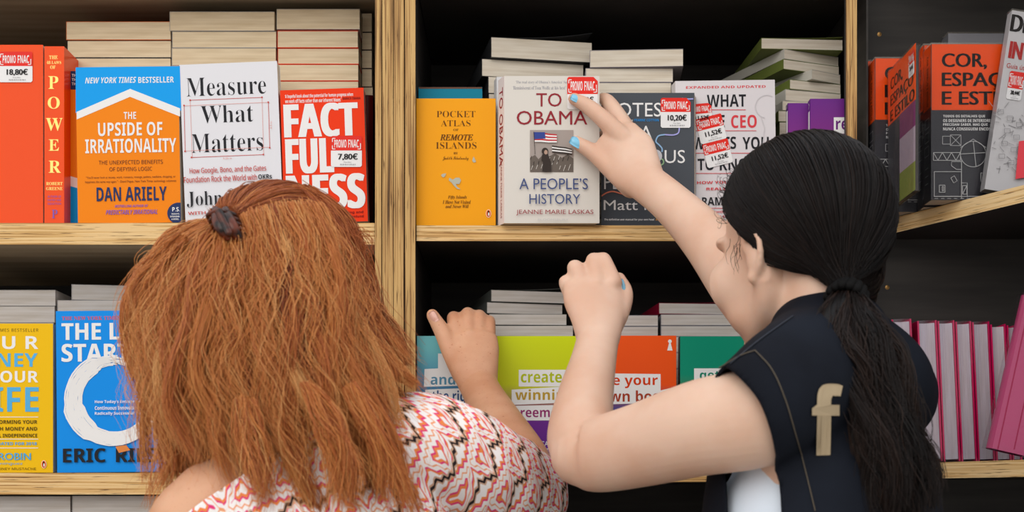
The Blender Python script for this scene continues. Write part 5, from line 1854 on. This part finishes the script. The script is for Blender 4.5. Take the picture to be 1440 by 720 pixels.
m = BLOU
U = N(m, 'ShaderNodeAttribute', attribute_name='pu').outputs['Fac']; Vv = N(m, 'ShaderNodeAttribute', attribute_name='pv').outputs['Fac']
tri = lambda x: mth(m, 'PINGPONG', x, 0.5)
big = tri(mth(m, 'MULTIPLY', U, 1 / 0.044))
jag = tri(mth(m, 'MULTIPLY', U, 1 / 0.0085))
jag2 = tri(mth(m, 'MULTIPLY', U, 1 / 0.0125))
v0 = mth(m, 'MULTIPLY', Vv, 1 / 0.050)
ph = mth(m, 'ADD', mth(m, 'ADD', v0, mth(m, 'MULTIPLY', big, 0.62)), mth(m, 'MULTIPLY', jag, 0.17))
frc = mth(m, 'FRACT', ph)
f0 = mth(m, 'FRACT', mth(m, 'ADD', v0, mth(m, 'MULTIPLY', big, 0.62)))
dd = mth(m, 'ADD', mth(m, 'ADD', mth(m, 'ABSOLUTE', mth(m, 'SUBTRACT', f0, 0.5)), mth(m, 'MULTIPLY', big, 0.80)), mth(m, 'MULTIPLY', jag, 0.16))
rd = ramp(m, [(0.0, 'F4EFEE'), (0.155, 'F08A4C'), (0.225, 'E4417E'), (0.27, 'F4EEEC'), (0.38, 'F0A070'), (0.42, 'F4EEEC'), (0.52, 'E4417E'), (0.57, 'F08A4C'), (0.63, 'F4EFEE')], 'CONSTANT')
L(m, dd, rd.inputs[0])
edge_ = mth(m, 'ABSOLUTE', mth(m, 'SUBTRACT', frc, 0.5))            # 0.5 on the dark zigzag rows
tanm = mth(m, 'GREATER_THAN', edge_, 0.415)
blkm = mth(m, 'GREATER_THAN', edge_, 0.462)
mx = N(m, 'ShaderNodeMix', data_type='RGBA'); mx.inputs[7].default_value = (*lin('CFA88E'), 1)
L(m, tanm, mx.inputs[0]); L(m, rd.outputs[0], mx.inputs[6])
mx2 = N(m, 'ShaderNodeMix', data_type='RGBA'); mx2.inputs[7].default_value = (*lin('2C2426'), 1)
L(m, blkm, mx2.inputs[0]); L(m, mx.outputs[2], mx2.inputs[6])
L(m, mx2.outputs[2], bsdf(m).inputs['Base Color'])
tcx = N(m, 'ShaderNodeTexCoord'); nzz = N(m, 'ShaderNodeTexNoise', Scale=900.0); L(m, tcx.outputs['Object'], nzz.inputs['Vector']); bump(m, nzz.outputs['Fac'], 0.2, 0.0005)
trousers(hips1, feet1, '3A4458', w1, 0.10)

# red hair
HAIR1 = hair_mat('red hair', [(0.0, '6A3216'), (0.25, '98491F'), (0.5, 'B6642E'), (0.75, 'D28644'), (1.0, 'E2A868')], 0.42, 0.4)
clip = W(318, 312, 1.492)
guides = [
    [(312, 312, 1.50), (264, 320, 1.50), (224, 350, 1.50), (198, 398, 1.50), (192, 455, 1.50), (198, 520, 1.50), (214, 590, 1.49), (226, 640, 1.48), (222, 690, 1.48)],
    [(315, 313, 1.49), (278, 332, 1.475), (246, 370, 1.462), (226, 420, 1.455), (222, 480, 1.45), (230, 550, 1.445), (244, 605, 1.445), (250, 650, 1.445), (246, 700, 1.44)],
    [(318, 317, 1.485), (297, 348, 1.455), (280, 400, 1.44), (269, 460, 1.43), (268, 530, 1.425), (276, 590, 1.42), (290, 630, 1.42), (300, 668, 1.42)],
    [(324, 314, 1.48), (325, 360, 1.445), (318, 420, 1.425), (315, 490, 1.415), (322, 560, 1.41), (350, 630, 1.405), (372, 735, 1.405)],
    [(352, 300, 1.485), (368, 360, 1.45), (368, 430, 1.425), (370, 500, 1.41), (388, 580, 1.405), (414, 650, 1.40), (430, 735, 1.40)],
    [(395, 288, 1.49), (415, 350, 1.455), (425, 430, 1.43), (430, 510, 1.415), (452, 590, 1.41), (484, 660, 1.405), (500, 735, 1.405)],
    [(436, 288, 1.50), (460, 350, 1.47), (470, 430, 1.45), (486, 500, 1.44), (518, 570, 1.435), (548, 650, 1.43), (572, 735, 1.43)],
    [(450, 298, 1.53), (468, 360, 1.50), (478, 430, 1.475), (498, 490, 1.465), (528, 535, 1.455), (555, 562, 1.455)],
    [(466, 318, 1.56), (480, 365, 1.545), (490, 415, 1.53), (512, 465, 1.515), (546, 515, 1.505), (572, 550, 1.50)],
]
L1, wa1 = comb(guides, 19000, 32, 0.0040, 150, 0.00028, 21, wave=0.0075, wl=0.15, depth=0.060, lo=-0.0, hi=1.0, tipshrink=0.45, short=0.36, cs_=2.7)
L2, wb1 = comb(guides, 2000, 30, 0.0085, 700, 0.0008, 22, wave=0.0075, wl=0.08, depth=0.02, lo=0.0, hi=1.0, tipshrink=0.0, short=0.35)
rr = np.random.default_rng(4)
ct = np.clip(rr.normal(0.50, 0.26, 150), 0.05, 1)
t1 = np.clip(ct[wa1] + rr.normal(0, 0.12, len(L1)), 0, 1)
# the left side is toned paler
t1 = np.clip(t1 + 0.25 * np.clip((W(360, 0, 1.45).x - L1[:, 12, 0]) / 0.05, 0, 1), 0, 1)
Va, Fa, Ta = strands(L1, np.full(len(L1), 0.00048), t1)
Vb, Fb, Tb = strands(L2, np.full(len(L2), 0.00034), np.clip(rr.normal(0.7, 0.15, len(L2)), 0, 1))
wisps = []
for g3, nn in (
               ([[(250, 330, 1.47), (226, 352, 1.475), (206, 372, 1.48), (190, 400, 1.48), (184, 430, 1.48)], [(262, 336, 1.46), (240, 366, 1.465), (216, 396, 1.47), (198, 430, 1.47), (190, 470, 1.47)]], 150),
               ([[(440, 540, 1.40), (470, 585, 1.39), (492, 640, 1.385), (502, 690, 1.385), (515, 735, 1.385)], [(425, 540, 1.40), (452, 590, 1.39), (472, 640, 1.385), (478, 690, 1.385), (480, 735, 1.385)]], 260),
               ([[(500, 540, 1.42), (530, 590, 1.41), (548, 640, 1.405), (566, 690, 1.40), (572, 735, 1.40)], [(485, 545, 1.42), (512, 600, 1.41), (530, 650, 1.405), (540, 700, 1.40), (548, 735, 1.40)]], 260),
               ([[(218, 560, 1.48), (224, 600, 1.475), (226, 640, 1.47), (222, 680, 1.47), (212, 725, 1.47)], [(236, 560, 1.47), (242, 605, 1.465), (238, 650, 1.46), (232, 690, 1.46), (226, 725, 1.46)]], 160),
               ([[(330, 560, 1.41), (336, 610, 1.40), (350, 650, 1.395), (352, 700, 1.39), (348, 735, 1.39)], [(360, 560, 1.405), (372, 610, 1.395), (380, 660, 1.39), (382, 700, 1.39), (376, 735, 1.39)]], 220)):
    lw, _w = comb(g3, nn, 26, 0.0036, 16, 0.0004, len(wisps) + 50, wave=0.006, wl=0.12, depth=0.012, tipshrink=0.1, short=0.3, cs_=2.0)
    wisps.append(lw)
wisps = np.concatenate(wisps)
Vw, Fw, Tw = strands(wisps, np.full(len(wisps), 0.00042), np.clip(rr.normal(0.6, 0.16, len(wisps)), 0, 1))
# top: swept back from the brow over the crown to the clip
hr1 = np.array([0.084, 0.101, 0.103]); hc1 = np.asarray(P1(0, -0.012, 0.020))


def scalp1(d, lift=0.0):
    d = d / np.linalg.norm(d)
    return hc1 + R1 @ (d * (1.0 / math.sqrt(((d / hr1) ** 2).sum()) + lift))


tl = R1.T @ (np.asarray(clip) - hc1); td = tl / np.linalg.norm(tl)
top = []
cl_a = rr.uniform(-2.0, 2.0, 90)
for i in range(4200):
    a = cl_a[rr.integers(0, 90)] + rr.normal(0, 0.035)
    ang = math.radians(64 + 16 * min(1, max(0, abs(a) - 1.2)) + rr.normal(0, 2))
    ax = np.array([math.sin(ang) * math.sin(a), math.cos(ang), math.sin(ang) * math.cos(a)])
    q = rr.uniform(0, 0.55) if rr.uniform() < 0.5 else 0
    ax = ax * (1 - q) + td * q; ax /= np.linalg.norm(ax)
    om = math.acos(max(-1, min(1, float(ax.dot(td)))))
    lf = rr.uniform(-0.006, 0.003)
    end = np.asarray(clip) + rr.normal(0, 0.007, 3)
    fall = abs(a) > 1.25                       # the sides hang instead of running into the clip
    pts = []
    for t in np.linspace(0, 1, 20):
        d = (math.sin((1 - t) * om) * ax + math.sin(t * om) * td) / max(math.sin(om), 1e-3)
        p_ = scalp1(d, lf * min(1, 5 * t) + 0.004 * math.sin(math.pi * t))
        if t > 0.7:
            e_ = ((t - 0.7) / 0.3) ** 2; p_ = p_ * (1 - e_) + end * e_
        pts.append(p_)
    top.append(pts)
top = np.array(top) + np.cumsum(rr.normal(0, 0.0003, (len(top), 20, 3)), axis=1)
tt = np.clip(rr.normal(0.42, 0.16, len(top)), 0, 1)
Vc, Fc, Tc = strands(top, np.full(len(top), 0.0005), tt)
# right side of the head: locks hanging from the crown past the temple
side = [
    [(414, 266, 1.54), (452, 300, 1.53), (470, 350, 1.52), (478, 400, 1.51), (492, 450, 1.50), (516, 500, 1.495)],
    [(424, 264, 1.57), (468, 300, 1.565), (486, 350, 1.555), (492, 400, 1.545), (506, 450, 1.53), (536, 510, 1.52)],
    [(430, 266, 1.60), (474, 302, 1.60), (492, 350, 1.595), (498, 400, 1.58), (512, 446, 1.56), (544, 500, 1.545)],
]
L3, w3 = comb(side, 2600, 22, 0.005, 70, 0.0004, 31, wave=0.003, wl=0.1, depth=0.02, tipshrink=0.2)
Vd, Fd, Td = strands(L3, np.full(len(L3), 0.00046), np.clip(rr.normal(0.42, 0.18, len(L3)), 0, 1))
curls = []
for i in range(90):
    x = rr.uniform(492, 506); y = rr.uniform(330, 395); Y = rr.uniform(1.55, 1.6)
    p0 = np.asarray(W(x - 6, y, Y)); ph = rr.uniform(0, 6.28); R_ = rr.uniform(0.004, 0.011); L0 = rr.uniform(-0.01, 0.03)
    curls.append([p0 + np.array([R_ * (1 - math.cos(4.2 * t)) * 0.9 + 0.006 * t, 0.003 * math.sin(ph + 3 * t), R_ * math.sin(4.2 * t) - L0 * t]) + 0.002 * np.array([math.sin(ph + 9 * t), 0, math.cos(ph + 8 * t)]) * t for t in np.linspace(0, 1, 22)])
Ve, Fe, Te = strands(np.array(curls), np.full(90, 0.00036), np.full(90, 0.45))
# under-layer: a dense sheet behind the strands
G = np.array([[np.asarray(q) for q in resample(g_)] for g_ in guides])
G2 = np.array([catmull(list(G[:, j]), 6) for j in range(G.shape[1])]).transpose(1, 0, 2)
G2[:, :, 1] += 0.030
nu, nv = G2.shape[:2]
fq = np.array([(i * nv + j, i * nv + j + 1, (i + 1) * nv + j + 1, (i + 1) * nv + j) for i in range(nu - 1) for j in range(nv - 4)])
sheet = G2.reshape(-1, 3)
oV, oF, oT = [], [], []
n0 = 0
for v_, f_, t__ in ((Va, Fa, Ta), (Vb, Fb, Tb), (Vc, Fc, Tc), (Vd, Fd, Td), (Ve, Fe, Te), (Vw, Fw, Tw), (sheet, fq, np.full(len(sheet), 0.12))):
    oV.append(v_); oF.append(f_ + n0); oT.append(t__); n0 += len(v_)
hair1 = np_mesh('hair', np.concatenate(oV), np.concatenate(oF), np.concatenate(oT), HAIR1, w1)
fc = Flesh()
fc.ell(Vector(hc1), tuple(hr1 * 0.95), R1, 40, 28)
capv = np.array(fc.v); dn = (capv - hc1) @ R1; dn /= np.linalg.norm(dn, axis=1)[:, None]
front = (dn[:, 1] > 0.48) | ((dn[:, 2] < -0.30) & (dn[:, 1] > -0.1))
ctr = hc1 + R1 @ np.array([0, -0.02, 0])
capv[front] = ctr + (capv[front] - ctr) * 0.70
cb_ = MB(); cb_.add(HAIR1, [tuple(p) for p in capv], fc.f, True)
cap1 = cb_.build('hair_roots', None); child(cap1, hair1)
at = cap1.data.attributes.new('tone', 'FLOAT', 'POINT'); at.data.foreach_set('value', np.full(len(capv), 0.15, np.float32))
# tortoiseshell claw clip
TORT = mat('tortoiseshell plastic', '3A1810', 0.3, 0.35, 0.1)
r_, _n = noise_ramp(TORT, (90, 90, 90), [(0.40, '160A07'), (0.66, '6A2C14')])
L(TORT, r_.outputs[0], bsdf(TORT).inputs['Base Color'])
fk = Flesh()
for dx, sg in ((-6, -1), (8, 1)):
    fk.tube([W(308 + dx, 294, 1.470), W(312 + dx, 308, 1.458), W(319 + dx, 322, 1.452), W(328 + dx, 335, 1.455)], [0.0045, 0.0068, 0.0068, 0.0045], [0.0025, 0.004, 0.004, 0.0025], wdir=(1, 0, 0.4), n=14)
    for j in range(6):
        q = W(309 + dx + 3.4 * j, 297 + 7 * j, 1.462)
        fk.tube([q, q + Vector((sg * 0.009, 0.006, -0.003)), q + Vector((sg * 0.011, 0.022, -0.006))], [0.0024, 0.0024, 0.0012], n=8)
fk.tube([W(308, 298, 1.456), W(322, 328, 1.446)], 0.0042, n=12)
b = MB(); b.add(TORT, fk.v, fk.f, True)
child(b.build('hair_clip', None), w1)
